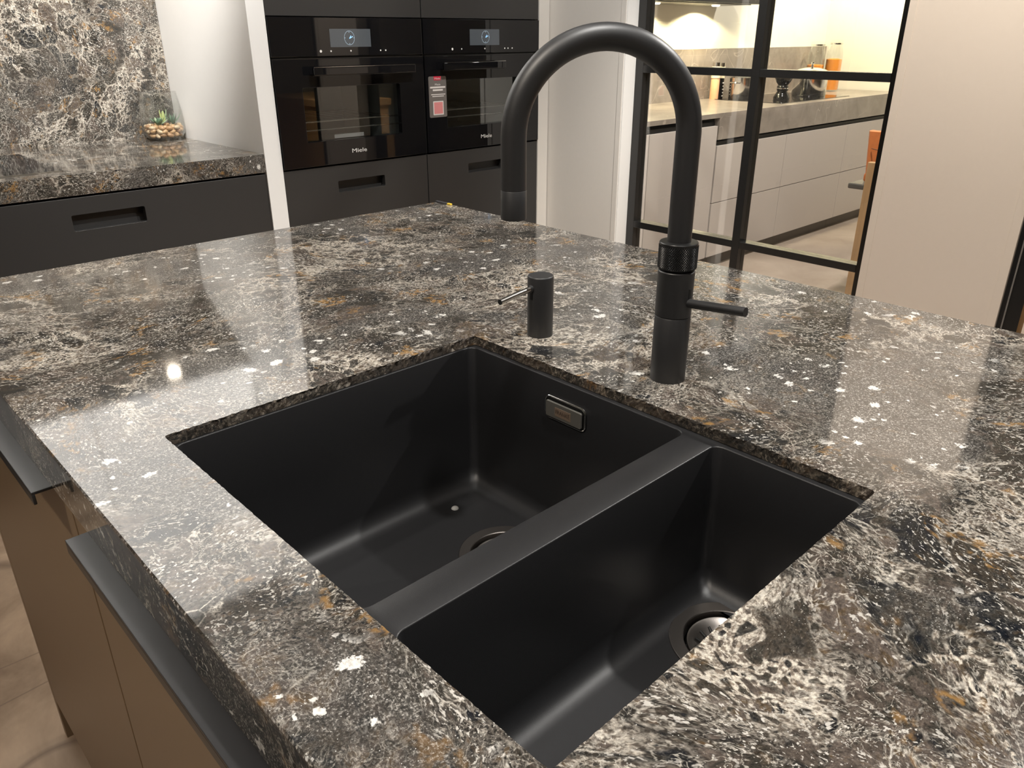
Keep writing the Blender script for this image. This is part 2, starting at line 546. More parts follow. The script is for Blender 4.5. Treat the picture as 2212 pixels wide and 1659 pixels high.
def loft(loops, bm=None, cap0=True, cap1=True):
    bm = bm or bmesh.new()
    rings = [[bm.verts.new(p) for p in lp] for lp in loops]
    n = len(rings[0])
    for a, c in zip(rings, rings[1:]):
        for i in range(n):
            bm.faces.new((a[i], a[(i + 1) % n], c[(i + 1) % n], c[i]))
    if cap0:
        bm.faces.new(list(reversed(rings[0])))
    if cap1:
        bm.faces.new(rings[-1])
    return bm


def lathe(profile, cx, cy, n=48, bm=None, closed=False):
    """profile: list of (r, z) in world z; ends with r == 0 are closed to a point"""
    bm = bm or bmesh.new()
    rings = []
    for r, z in profile:
        if r < 1e-6:
            rings.append([bm.verts.new((cx, cy, z))])
        else:
            rings.append([bm.verts.new((cx + r * math.cos(2 * PI * i / n), cy + r * math.sin(2 * PI * i / n), z)) for i in range(n)])
    pairs = list(zip(rings, rings[1:]))
    if closed:
        pairs.append((rings[-1], rings[0]))
    for a, c in pairs:
        if len(a) == 1 and len(c) == 1:
            continue
        for i in range(n):
            j = (i + 1) % n
            if len(a) == 1:
                bm.faces.new((a[0], c[j], c[i]))
            elif len(c) == 1:
                bm.faces.new((a[i], a[j], c[0]))
            else:
                bm.faces.new((a[i], a[j], c[j], c[i]))
    return bm


def tube(pts, rad, n=24, bm=None, caps=True):
    bm = bm or bmesh.new()
    pts = [Vector(p) for p in pts]
    rs = rad if isinstance(rad, (list, tuple)) else [rad] * len(pts)
    t0 = (pts[1] - pts[0]).normalized()
    ref = Vector((0, 0, 1)) if abs(t0.z) < 0.9 else Vector((1, 0, 0))
    nrm = (ref - t0 * ref.dot(t0)).normalized()
    loops = []
    for i, p in enumerate(pts):
        a = pts[max(0, i - 1)]
        c = pts[min(len(pts) - 1, i + 1)]
        t = (c - a).normalized()
        nrm = (nrm - t * nrm.dot(t)).normalized()
        bn = t.cross(nrm)
        loops.append([p + (nrm * math.cos(2 * PI * k / n) + bn * math.sin(2 * PI * k / n)) * rs[i] for k in range(n)])
    return loft(loops, bm, caps, caps)


def rrect(x0, x1, y0, y1, r, z, n=6):
    pts = []
    for cx, cy, a0 in ((x1 - r, y1 - r, 0), (x0 + r, y1 - r, 90), (x0 + r, y0 + r, 180), (x1 - r, y0 + r, 270)):
        for k in range(n + 1):
            a = math.radians(a0 + 90 * k / n)
            pts.append((cx + r * math.cos(a), cy + r * math.sin(a), z))
    return pts


def plate_y(x0, x1, z0, z1, y0, y1, r=0.0, hole=None, hr=0.0, bm=None):
    """plate facing -Y (front at y0), optional rounded corners and a rounded hole"""
    bm = bm or bmesh.new()

    def lp(a, c, d, e, rr, y):
        if rr <= 0:
            return [(a, y, d), (c, y, d), (c, y, e), (a, y, e)]
        return [(p[0], y, p[1]) for p in rrect(a, c, d, e, rr, 0)]
    if hole is None:
        return loft([lp(x0, x1, z0, z1, r, y0), lp(x0, x1, z0, z1, r, y1)], bm)
    o0 = [bm.verts.new(p) for p in lp(x0, x1, z0, z1, 0, y0)]
    o1 = [bm.verts.new(p) for p in lp(x0, x1, z0, z1, 0, y1)]
    h0 = [bm.verts.new(p) for p in lp(*hole, max(hr, 0.0005), y0)]
    h1 = [bm.verts.new(p) for p in lp(*hole, max(hr, 0.0005), y1)]
    for ring_o, ring_h in ((o0, h0), (o1, h1)):
        eds = []
        for ring in (ring_o, ring_h):
            for i in range(len(ring)):
                e = bm.edges.get((ring[i], ring[(i + 1) % len(ring)])) or bm.edges.new((ring[i], ring[(i + 1) % len(ring)]))
                eds.append(e)
        bmesh.ops.triangle_fill(bm, use_beauty=True, use_dissolve=False, edges=eds)
    for a, c in ((o0, o1), (h0, h1)):
        n = len(a)
        for i in range(n):
            bm.faces.new((a[i], a[(i + 1) % n], c[(i + 1) % n], c[i]))
    return bm


def text(name, s, mat, parent, origin, xdir, zdir, height, width=None, depth=0.0004):
    """flat lettering lying in the plane spanned by xdir, zdir; origin is its lower left corner"""
    cu = bpy.data.curves.new('lettering', 'FONT')
    cu.body = s
    cu.size = 1.0
    cu.extrude = 0.02
    cu.resolution_u = 3
    tmp = bpy.data.objects.new('lettering_tmp', cu)
    COL.objects.link(tmp)
    dg = bpy.context.evaluated_depsgraph_get()
    me = bpy.data.meshes.new_from_object(tmp.evaluated_get(dg))
    bpy.data.objects.remove(tmp)
    bpy.data.curves.remove(cu)
    xs = [v.co.x for v in me.vertices]
    ys = [v.co.y for v in me.vertices]
    zs = [v.co.z for v in me.vertices]
    sx = (width / (max(xs) - min(xs))) if width else height / (max(ys) - min(ys))
    sy = height / (max(ys) - min(ys))
    xd, zd = Vector(xdir).normalized(), Vector(zdir).normalized()
    nd = xd.cross(zd)
    for v in me.vertices:
        a, c, d = (v.co.x - min(xs)) * sx, (v.co.y - min(ys)) * sy, (v.co.z - min(zs)) / (max(zs) - min(zs)) * depth
        v.co = Vector(origin) + xd * a + zd * c + nd * d - OFF[parent.name]
    me.materials.append(mat)
    o = bpy.data.objects.new(name, me)
    COL.objects.link(o)
    o.parent = parent
    OFF[o.name] = OFF[parent.name]
    return o


# ------------------------------------------------------------------ setting
TOP = 0.92
YW = 2.46           # front plane of the tall units
YB = 3.17           # back of the niche
XW = 2.55           # wall with the glazed door
XF = 2.616          # door frame plane

struct(mk('floor', box(-3.2, 2.66, -3.2, 3.3, -0.05, 0.0), M_FLOOR))
struct(mk('ceiling', box(-3.2, 6.5, -3.2, 3.3, CEIL, CEIL + 0.05), M_CEIL))
struct(mk('wall_back', box(-3.2, 2.66, 3.175, 3.3, 0, CEIL), M_WALL))
struct(mk('wall_left', box(-3.3, -3.2, -3.2, 3.3, 0, CEIL), M_WALLG))
struct(mk('wall_front', box(-3.2, 6.5, -3.3, -3.2, 0, CEIL), M_WALLG))
# right wall with the door opening y 1.02 - 2.058
struct(mk('wall_oven_side', box(XW, 2.67, 2.058, 3.175, 0, CEIL), M_WALL))
bm = box(XW, 2.67, 0.597, 1.02, 0, CEIL)
box(XW, 2.67, 1.02, 2.058, 2.15, CEIL, bm)
wr = struct(mk('wall_right', bm, M_WALLWARM))  # same wall as wall_oven_side, its warm light painted in
struct(mk('wall_side', box(XW + 0.06, 2.67, -3.2, -0.40, 0, CEIL), M_WALLWARM))
# thin corner beads beside the opening and at the free wall end
struct(mk('trim_1', box(XW - 0.0025, XW, 2.058, 2.082, 0, 2.174), M_WALL, bevel=0.0008))
struct(mk('trim_2', box(XW - 0.0025, XW, 0.997, 1.020, 0, 2.174), M_WALLWARM, bevel=0.0008))
struct(mk('trim_3', box(XW - 0.0025, XW, 0.597, 0.622, 0, CEIL), M_WALLWARM, bevel=0.0008))
struct(mk('trim_4', box(XW, XF + 0.05, 2.052, 2.058, 0, 2.15), M_WHITE))

# glazed door
d1 = bpy.data.objects.new('door_1', None)
COL.objects.link(d1)
d1.location = (XF, 1.54, 0)
OFF[d1.name] = Vector((XF, 1.54, 0))
struct(d1, 'black steel framed glazed door with small panes, kitchen seen behind')
y0, y1 = 1.02, 2.052
FD = 0.05
mk('stile', box(XF, XF + FD, y1 - 0.038, y1, 0.0, 2.15), M_FRAME, d1, 0.001)
mk('stile', box(XF, XF + FD, y0, y0 + 0.042, 0.0, 2.15), M_FRAME, d1, 0.001)
mk('mullion', box(XF, XF + FD, 1.512, 1.544, 0.08, 2.11), M_FRAME, d1, 0.001)
zb = [0.0, 0.534, 1.138, 1.72, 2.11]
hb = [0.08, 0.026, 0.026, 0.026, 0.04]
spans = ((y0 + 0.042, 1.512), (1.544, y1 - 0.038))
for z, h in zip(zb, hb):
    for a, c in spans:
        mk('glazing_bar', box(XF, XF + FD, a, c, z, z + h), M_FRAME, d1, 0.001)
for i in range(4):
    for a, c in spans:
        mk('pane', box(XF + 0.023, XF + 0.027, a, c, zb[i] + hb[i], zb[i + 1]), M_GLASS, d1)

# second opening at the right end of the wall: black steel frame with an oak leaf
d2 = bpy.data.objects.new('door_2', None)
COL.objects.link(d2)
d2.location = (XW, 0.3, 0)
OFF[d2.name] = Vector((XW, 0.3, 0))
struct(d2, 'black steel frame of the opening at the wall end')
mk('frame_post', box(XW + 0.01, XW + 0.07, 0.583, 0.597, 0, 2.2), M_FRAME, d2)
mk('frame_highlight_strip', box(XW + 0.004, XW + 0.07, 0.579, 0.583, 0, 2.2), P('frame_edge', (0.16, 0.15, 0.14), 0.35), d2)  # paler strip stands in for the highlight line along the frame
mk('frame_post', box(XW + 0.008, XW + 0.07, 0.541, 0.579, 0, 2.2), M_FRAME, d2)
mk('frame_head', box(XW + 0.008, XW + 0.07, -0.40, 0.597, 2.2, CEIL), M_FRAME, d2)

# oak sideboard standing in the opening, only a sliver shows
sb = thing('oak_sideboard', 'warm oak sideboard showing as a sliver at the right picture edge', 'sideboard', (2.95, 0.06, 0))
mk('body', box(2.68, 3.10, -0.38, 0.520, 0.08, 0.86), M_OAKWARM, sb, 0.002)
mk('top', box(2.665, 3.115, -0.395, 0.535, 0.86, 0.90), M_OAKWARM, sb, 0.002)
mk('plinth', box(2.71, 3.07, -0.35, 0.49, 0.0, 0.08), M_PLINTH, sb)

# ------------------------------------------------------------------ island
IX0, IX1, IY0, IY1 = 0.1255, 1.135, -1.15, 1.4465
CX0, CX1, CY0, CY1 = 0.2153, 0.6153, 0.1981, 0.7187      # sink cut-out


def worktop():
    bm = bmesh.new()
    zt, zb_ = TOP, TOP - 0.012
    rnd = random.Random(3)
    n_side = (100, 130)
    base_pts = []
    r = 0.004
    # walk round the cut-out with rounded corners
    for cx, cy, a0 in ((CX1 - r, CY1 - r, 0), (CX0 + r, CY1 - r, 90), (CX0 + r, CY0 + r, 180), (CX1 - r, CY0 + r, 270)):
        for k in range(5):
            a = math.radians(a0 + 90 * k / 4)
            base_pts.append((cx + r * math.cos(a), cy + r * math.sin(a)))
    pts = []
    for i, p in enumerate(base_pts):
        q = base_pts[(i + 1) % len(base_pts)]
        L_ = math.hypot(q[0] - p[0], q[1] - p[1])
        k = max(1, int(L_ / 0.0035))
        for j in range(k):
            t = j / k
            pts.append((p[0] + (q[0] - p[0]) * t, p[1] + (q[1] - p[1]) * t))
    cx, cy = (CX0 + CX1) / 2, (CY0 + CY1) / 2

    def jit(p, a):
        x, y = p
        on_near = x < CX0 + 0.005 or y < CY0 + 0.005
        amp = a * (0.25 if on_near else 1.0)
        dx = rnd.uniform(-amp, amp * 0.6)
        dy = rnd.uniform(-amp, amp * 0.6)
        return (x + (dx if x > cx else -dx) * 0.9, y + (dy if y > cy else -dy) * 0.9)
    levels = []
    for z, a in ((zt, 0.0016), (zt - 0.0025, 0.0012), (zt - 0.007, 0.0012), (zb_, 0.0006)):
        levels.append([bm.verts.new((*jit(p, a), z)) for p in pts])
    n = len(pts)
    for a, c in zip(levels, levels[1:]):
        for i in range(n):
            bm.faces.new((a[i], a[(i + 1) % n], c[(i + 1) % n], c[i]))
    ch = 0.0014
    out_t = [bm.verts.new(p) for p in ((IX0 + ch, IY0 + ch, zt), (IX1 - ch, IY0 + ch, zt), (IX1 - ch, IY1 - ch, zt), (IX0 + ch, IY1 - ch, zt))]
    out_m = [bm.verts.new(p) for p in ((IX0, IY0, zt - ch), (IX1, IY0, zt - ch), (IX1, IY1, zt - ch), (IX0, IY1, zt - ch))]
    out_b = [bm.verts.new(p) for p in ((IX0, IY0, TOP - 0.053), (IX1, IY0, TOP - 0.053), (IX1, IY1, TOP - 0.053), (IX0, IY1, TOP - 0.053))]
    q = 0.022
    in_b = [bm.verts.new(p) for p in ((IX0 + q, IY0 + q, TOP - 0.053), (IX1 - q, IY0 + q, TOP - 0.053), (IX1 - q, IY1 - q, TOP - 0.053), (IX0 + q, IY1 - q, TOP - 0.053))]
    in_t = [bm.verts.new(p) for p in ((IX0 + q, IY0 + q, zb_), (IX1 - q, IY0 + q, zb_), (IX1 - q, IY1 - q, zb_), (IX0 + q, IY1 - q, zb_))]
    for a, c in ((out_t, out_m), (out_m, out_b), (out_b, in_b), (in_b, in_t)):
        for i in range(4):
            bm.faces.new((a[i], a[(i + 1) % 4], c[(i + 1) % 4], c[i]))
    for ro, rh in ((out_t, levels[0]), (in_t, levels[-1])):
        eds = []
        for ring in (ro, rh):
            for i in range(len(ring)):
                e = bm.edges.get((ring[i], ring[(i + 1) % len(ring)])) or bm.edges.new((ring[i], ring[(i + 1) % len(ring)]))
                eds.append(e)
        bmesh.ops.triangle_fill(bm, use_beauty=True, use_dissolve=False, edges=eds)
    return bm


wt = mk('island_worktop', worktop(), M_STONE)
wt.data.materials.append(M_CUT)
for p_ in wt.data.polygons:
    c_ = p_.center
    if abs(p_.normal.z) < 0.9 and CX0 - 0.004 < c_.x < CX1 + 0.004 and CY0 - 0.004 < c_.y < CY1 + 0.004:
        p_.material_index = 1
solo(wt, 'polished dark brown and white veined stone worktop of the island', 'worktop')

# island base units (fronts face -X)
XFR = 0.133


def island_unit(ya, yb_, ha, hb_, label):
    t = thing('base_cabinet', label, 'cabinet', (0.42, (ya + yb_) / 2, 0), 'base cabinets of the island')
    mk('body', box(XFR + 0.020, 0.75, ya + 0.001, yb_ - 0.001, 0.10, 0.66), M_FRONT, t)
    mk('body_rail', box(XFR + 0.020, 0.185, ya + 0.001, yb_ - 0.001, 0.66, 0.865), M_CARC, t)
    d = mk('door', box(XFR, XFR + 0.019, ya + 0.0015, yb_ - 0.0015, 0.10, 0.862), M_FRONT, t, 0.0008)
    bmh = box(0.107, XFR + 0.019, ha, hb_, 0.8635, 0.8665)
    box(0.107, 0.110, ha, hb_, 0.8525, 0.8635, bmh)
    mk('edge_pull', bmh, M_PULL, d, 0.0006)
    mk('plinth', box(XFR + 0.05, XFR + 0.066, ya, yb_, 0.0, 0.10), M_PLINTH, t)
    return t


island_unit(0.775, 1.424, 0.797, 1.395, 'bronze-brown island cabinet whose black edge pull ends near the far corner')
island_unit(0.125, 0.773, 0.19, 0.690, 'bronze-brown island cabinet nearest the camera with long black edge pull below the sink')
island_unit(-0.525, 0.123, -0.50, 0.05, 'bronze-brown island cabinet past the lower picture edge')
solo(recentre(mk('end_panel', box(XFR, 1.05, 1.4255, 1.4445, 0.0, 0.866), M_FRONT, bevel=0.0008)), 'bronze-brown end panel closing the far end of the island', 'panel')
solo(recentre(mk('island_back_panel', box(1.03, 1.05, -1.1, 1.4245, 0.0, 0.866), M_CAB)), 'dark panel closing the island on the door side', 'panel')

# small flat pen-like strip at the far edge of the worktop
t = thing('pen', 'thin dark pen with a yellow end at the far worktop corner', 'pen', (1.128, 1.41, TOP))
mk('barrel', box(1.1255, 1.1315, 1.402, 1.444, TOP, TOP + 0.004), P('pen_grey', (0.05, 0.05, 0.055), 0.3), t, 0.001)
mk('tip', box(1.1255, 1.1315, 1.389, 1.402, TOP, TOP + 0.004), M_YELLOW, t, 0.001)

# ------------------------------------------------------------------ sink
SZ = TOP - 0.0125        # rim level
BIG = (0.2215, 0.6085, 0.387, 0.7160, 0.713)
SMALL = (0.2215, 0.6085, 0.2030, 0.351, 0.745)
DRAIN1, DRAIN2 = (0.518, 0.558), (0.548, 0.2785)
sink = thing('kitchen_sink', 'black composite one-and-a-half bowl undermount sink set in the island worktop', 'sink', ((CX0 + CX1) / 2, (CY0 + CY1) / 2, 0.713))


def bowl_loops(b, n=6):
    x0, x1, y0, y1, zf = b
    R, F = 0.010, 0.024
    ls = []
    # small roll-over at the rim
    for k, (g, dz) in enumerate(((-0.0012, 0.0), (-0.0004, -0.0004), (0.0, -0.0012))):
        ls.append(rrect(x0 + g, x1 - g, y0 + g, y1 - g, R, SZ + dz, n))
    taper = 0.004
    for t in (0.5, 1.0):
        z = SZ - 0.0012 + (zf + F - (SZ - 0.0012)) * t
        g = taper * t
        ls.append(rrect(x0 + g, x1 - g, y0 + g, y1 - g, R, z, n))
    for k in range(1, 9):
        a = PI / 2 * k / 8
        g = taper + F * (1 - math.cos(a))
        z = zf + F * (1 - math.sin(a))
        ls.append(rrect(x0 + g, x1 - g, y0 + g, y1 - g, max(0.003, R + 0.004 - g * 0.3), z, n))
    return ls


def sink_mesh():
    bm = bmesh.new()
    inner = []
    for b, hole in ((BIG, DRAIN1), (SMALL, DRAIN2)):
        rings = [[bm.verts.new(p) for p in lp] for lp in bowl_loops(b)]
        n = len(rings[0])
        for a, c in zip(rings, rings[1:]):
            for i in range(n):
                bm.faces.new((a[i], a[(i + 1) % n], c[(i + 1) % n], c[i]))
        last = rings[-1]
        hz = [[bm.verts.new((hole[0] + rr_ * math.cos(2 * PI * k / 40), hole[1] + rr_ * math.sin(2 * PI * k / 40), b[4] - dz_)) for k in range(40)] for rr_, dz_ in ((0.0425, 0.0), (0.0425, 0.03))]
        eds = []
        for ring in (last, hz[0]):
            for i in range(len(ring)):
                eds.append(bm.edges.get((ring[i], ring[(i + 1) % len(ring)])) or bm.edges.new((ring[i], ring[(i + 1) % len(ring)])))
        bmesh.ops.triangle_fill(bm, use_beauty=True, use_dissolve=False, edges=eds)
        for i in range(40):
            bm.faces.new((hz[0][i], hz[0][(i + 1) % 40], hz[1][(i + 1) % 40], hz[1][i]))
        bm.faces.new(hz[1])
        inner.append(rings[0])
    o = [bm.verts.new(p) for p in ((0.195, 0.178, SZ), (0.635, 0.178, SZ), (0.635, 0.739, SZ), (0.195, 0.739, SZ))]
    eds = []
    for ring in [o] + inner:
        for i in range(len(ring)):
            e = bm.edges.get((ring[i], ring[(i + 1) % len(ring)])) or bm.edges.new((ring[i], ring[(i + 1) % len(ring)]))
            eds.append(e)
    bmesh.ops.triangle_fill(bm, use_beauty=True, use_dissolve=False, edges=eds)
    ob = [bm.verts.new((v.co.x, v.co.y, SZ - 0.012)) for v in o]
    for i in range(4):
        bm.faces.new((o[i], o[(i + 1) % 4], ob[(i + 1) % 4], ob[i]))
    return bm


mk('basin', sink_mesh(), M_SINK, sink, smooth=True, angle=50)


def drain(cx, cy, zf, slots):
    fl = mk('drain_flange', lathe([(0.0555, zf + 0.0002), (0.0553, zf + 0.0012), (0.0545, zf + 0.0016), (0.0425, zf + 0.0015), (0.0417, zf + 0.0008), (0.0411, zf - 0.003), (0.0408, zf - 0.010)], cx, cy, 64), M_STEEL_DARK, sink, smooth=True, recalc=False, angle=18)
    bk = mk('strainer_basket', lathe([(0.0385, zf - 0.005), (0.0378, zf - 0.0030), (0.0360, zf - 0.0034), (0.0300, zf - 0.0075), (0.0190, zf - 0.0135), (0.0120, zf - 0.0150), (0.0, zf - 0.0152)], cx, cy, 64), M_STEEL_DARK, fl, smooth=True, recalc=False)
    for k in range(slots):
        a = 2 * PI * k / slots
        p0 = Vector((cx + 0.0185 * math.cos(a), cy + 0.0185 * math.sin(a), zf - 0.0130))
        p1 = Vector((cx + 0.0300 * math.cos(a), cy + 0.0300 * math.sin(a), zf - 0.0068))
        mk('slot', tube([p0, p0.lerp(p1, 0.5), p1], [0.0012, 0.0017, 0.0012], 8), M_DARKSLOT, bk)
    mk('knob', lathe([(0.0, zf - 0.006), (0.006, zf - 0.0065), (0.0075, zf - 0.009), (0.006, zf - 0.0152)], cx, cy, 24), M_DARKSLOT, bk, smooth=True)


drain(*DRAIN1, BIG[4], 16)
drain(*DRAIN2, SMALL[4], 16)
# overflow cover on the +X wall of the big bowl
OX = 0.6070


def plate_x(y0_, y1_, z0_, z1_, xa, xb, r, hole=None, hr=0.0):
    b_ = plate_y(y0_, y1_, z0_, z1_, xa, xb, r, hole, hr)
    for v in b_.verts:
        v.co = Vector((v.co.y, v.co.x, v.co.z))
    return b_


def ring_x(y0_, y1_, z0_, z1_, r, xc, rad, n=10):
    pts = [Vector((xc, p[0], p[1])) for p in rrect(y0_, y1_, z0_, z1_, r, 0, 6)]
    m = len(pts)
    loops = []
    for i in range(m):
        t = (pts[(i + 1) % m] - pts[i - 1]).normalized()
        nx = Vector((1, 0, 0))
        bn = t.cross(nx)
        loops.append([pts[i] + (nx * math.cos(2 * PI * k / n) + bn * math.sin(2 * PI * k / n)) * rad for k in range(n)])
    loops.append(loops[0])
    b_ = loft(loops, None, False, False)
    bmesh.ops.remove_doubles(b_, verts=b_.verts, dist=1e-6)
    return b_


ov = mk('overflow_recess', plate_x(0.5175, 0.5805, 0.8585, 0.8865, OX - 0.0004, OX + 0.0012, 0.007), M_DARKSLOT, sink)
mk('overflow_ring', ring_x(0.5175, 0.5805, 0.8585, 0.8865, 0.0075, OX - 0.0010, 0.0011), M_CHROME, ov, smooth=True)
mk('overflow_plate', plate_x(0.5215, 0.5770, 0.8615, 0.8815, OX - 0.0045, OX - 0.0015, 0.002), M_OVERFLOW, ov, 0.0006)
mk('brand_badge', plate_x(0.5370, 0.5620, 0.8655, 0.8765, OX - 0.0049, OX - 0.0045, 0.0005), M_TAN, ov)
text('brand_lettering', 'FRANKE', M_BROWNPRINT, ov, (OX - 0.0049, 0.5605, 0.8690), (0, -1, 0), (0, 0, 1), 0.0052, 0.022, 0.0002)

# ------------------------------------------------------------------ faucet
FX, FY = 0.6845, 0.4657
fa = thing('kitchen_faucet', 'tall matt black faucet with round arched spout and knurled collar behind the sink', 'faucet', (FX, FY, TOP))
mk('lower_body', lathe([(0, TOP), (0.0195, TOP), (0.0196, TOP + 0.001), (0.0196, 0.9945), (0.0190, 0.9955), (0, 0.9955)], FX, FY, 64), M_FAUCET, fa, smooth=True)
mk('upper_body', lathe([(0, 0.9960), (0.0190, 0.9960), (0.0196, 0.9968), (0.0196, 1.0452), (0.0188, 1.0462), (0, 1.0462)], FX, FY, 64), M_FAUCET, fa, smooth=True)
mk('neck', lathe([(0, 1.0462), (0.0165, 1.0462), (0.0165, 1.0490), (0, 1.0490)], FX, FY, 48), M_DARKSLOT, fa, smooth=True)


def knurl():
    bm_ = bmesh.new()
    n, m_ = 104, 18
    z0_, z1_ = 1.0490, 1.0740
    rings = []
    rings.append([bm_.verts.new((FX + 0.0195 * math.cos(2 * PI * i / n), FY + 0.0195 * math.sin(2 * PI * i / n), 1.0484)) for i in range(n)])
    for j in range(m_ + 1):
        z = z0_ + (z1_ - z0_) * j / m_
        r_ = []
        for i in range(n):
            hgt = 0.0 if j in (0, m_) else (0.00060 if (i + j) % 2 == 0 else -0.00035)
            rr = 0.0204 + hgt
            r_.append(bm_.verts.new((FX + rr * math.cos(2 * PI * i / n), FY + rr * math.sin(2 * PI * i / n), z)))
        rings.append(r_)
    for rr, z in ((0.0204, 1.0758), (0.0198, 1.0766), (0.0130, 1.0768)):
        rings.append([bm_.verts.new((FX + rr * math.cos(2 * PI * i / n), FY + rr * math.sin(2 * PI * i / n), z)) for i in range(n)])
    for j, (a, c) in enumerate(zip(rings, rings[1:])):
        for i in range(n):
            k = (i + 1) % n
            if (i + j - 1) % 2 == 0:
                bm_.faces.new((a[i], a[k], c[i]))
                bm_.faces.new((a[k], c[k], c[i]))
            else:
                bm_.faces.new((a[i], a[k], c[k]))
                bm_.faces.new((a[i], c[k], c[i]))
    bm_.faces.new(list(reversed(rings[0])))
    bm_.faces.new(rings[-1])
    return bm_


mk('knurled_collar', knurl(), M_KNURL, fa)
AZ = math.radians(146)
REACH = 0.1765
ARC_R = REACH / 2
ARC_Z = 1.2735 - ARC_R
sp = [Vector((FX, FY, 1.070)), Vector((FX, FY, 1.11)), Vector((FX, FY, ARC_Z - 0.03))]
for k in range(0, 41):
    a = PI - PI * k / 40
    rr = ARC_R + ARC_R * math.cos(a)
    sp.append(Vector((FX + math.cos(AZ) * rr, FY + math.sin(AZ) * rr, ARC_Z + ARC_R * math.sin(a))))
ex, ey = FX + math.cos(AZ) * REACH, FY + math.sin(AZ) * REACH
sp += [Vector((ex, ey, ARC_Z - 0.02)), Vector((ex, ey, 1.1355))]
PR = 0.0126
spout = mk('spout', tube(sp, PR, 32), M_FAUCET, fa, smooth=True)
mk('outlet_sleeve', lathe([(0.0, 1.1065), (0.0100, 1.1065), (0.0122, 1.1065), (0.0128, 1.1072), (0.0128, 1.1349), (0.0126, 1.1352), (0.0, 1.1352)], ex, ey, 40), M_FAUCET, spout, smooth=True)
lv = mk('lever', tube([(FX, FY - 0.016, 1.0125), (FX, FY - 0.05, 1.0158), (FX, FY - 0.0868, 1.0195)], 0.0050, 20), M_FAUCET, fa, smooth=True)
mk('lever_slot', box(FX - 0.0035, FX + 0.0035, FY - 0.0199, FY - 0.015, 1.009, 1.0305), M_DARKSLOT, fa, 0.002)

# soap dispenser
DX, DY = 0.6800, 0.6640
sd = thing('soap_dispenser', 'short black cylindrical soap dispenser with a thin side lever', 'soap dispenser', (DX, DY, TOP))
mk('body', lathe([(0, TOP), (0.0165, TOP), (0.0166, TOP + 0.001), (0.0166, 0.9975), (0.0163, 0.9985), (0.0156, 0.9992), (0, 0.9994)], DX, DY, 64), M_FAUCET, sd, smooth=True)
lev = mk('lever', tube([(DX - 0.014, DY, 0.9850), (DX - 0.04, DY, 0.9828), (0.6105, DY, 0.9793)], 0.0036, 20), M_GUN, sd, smooth=True)
mk('lever_tip', tube([(0.6106, DY, 0.9793), (0.6098, DY, 0.9793)], 0.0035, 20), M_DARKSLOT, lev)
mk('lever_collar', tube([(DX - 0.0130, DY, 0.9852), (DX - 0.0195, DY, 0.9845)], 0.0046, 20), M_FAUCET, lev, smooth=True)
mk('lever_slot', box(DX - 0.0170, DX - 0.012, DY - 0.0034, DY + 0.0034, 0.9690, 0.9880), M_DARKSLOT, sd, 0.002)

# ------------------------------------------------------------------ tall units with ovens
XL0, XL1 = 1.2205, 1.2805      # white end panel
XS = 1.8870                    # seam between the two columns
XR = 2.4860
solo(recentre(mk('end_panel', box(XL0, XL1, YW - 0.003, YB + 0.003, 0, CEIL), M_WHITE, bevel=0.001)), 'bright white upright end panel left of the two ovens', 'panel')
solo(recentre(mk('end_panel', box(XR + 0.001, XW - 0.004, YW - 0.003, YB + 0.003, 0, CEIL), M_WALL, bevel=0.001)), 'off-white upright end panel right of the two ovens', 'panel')


def pocket_front(name, x0, x1, z0, z1, parent, hole, yf=YW):
    o_ = mk(name, plate_y(x0, x1, z0, z1, yf, yf + 0.020, 0, hole, 0.005), M_CAB, parent, 0.0007)
    bm_ = bmesh.new()
    a, c, d, e = hole
    ys, yd = yf + 0.0195, yf + 0.030
    ring0 = [bm_.verts.new(p) for p in ((a - 0.003, ys, d - 0.003), (c + 0.003, ys, d - 0.003), (c + 0.003, ys, e + 0.003), (a - 0.003, ys, e + 0.003))]
    ring1 = [bm_.verts.new((v.co.x, yd, v.co.z)) for v in ring0]
    for i in range(4):
        bm_.faces.new((ring0[i], ring0[(i + 1) % 4], ring1[(i + 1) % 4], ring1[i]))
    bm_.faces.new(ring1)
    mk('handle_recess', bm_, M_CAB, o_, recalc=False)
    return o_


def tall_unit(x0, x1, label, hole, hole2):
    t = thing('tall_cabinet', label, 'cabinet', ((x0 + x1) / 2, YW + 0.3, 0))
    bm_ = box(x0, x0 + 0.018, YW + 0.022, YB, 0.1, 2.4)
    box(x1 - 0.018, x1, YW + 0.022, YB, 0.1, 2.4, bm_)
    box(x0 + 0.018, x1 - 0.018, YB - 0.02, YB, 0.1, 2.4, bm_)
    box(x0 + 0.018, x1 - 0.018, YW + 0.03, YB - 0.02, 0.830, 0.850, bm_)
    box(x0 + 0.018, x1 - 0.018, YW + 0.03, YB - 0.02, 1.330, 1.350, bm_)
    mk('carcass', bm_, M_CARC, t)
    mk('upper_door', box(x0 + 0.0015, x1 - 0.0015, YW, YW + 0.02, 1.3295, 2.40), M_CAB, t, 0.0008)
    pocket_front('drawer_front', x0 + 0.0015, x1 - 0.0015, 0.492, 0.8555, t, hole)
    pocket_front('drawer_front', x0 + 0.0015, x1 - 0.0015, 0.110, 0.488, t, hole2)
    mk('plinth', box(x0, x1, YW + 0.05, YW + 0.066, 0, 0.11), M_PLINTH, t)
    return t


tall_unit(XL1 + 0.001, XS - 0.0005, 'black tall cabinet housing the oven beside the white end panel', (1.488, 1.687, 0.7625, 0.802), (1.488, 1.687, 0.39, 0.43))
tall_unit(XS + 0.0005, XR, 'black tall cabinet housing the oven with the grey card', (2.094, 2.281, 0.7640, 0.801), (2.094, 2.281, 0.39, 0.43))


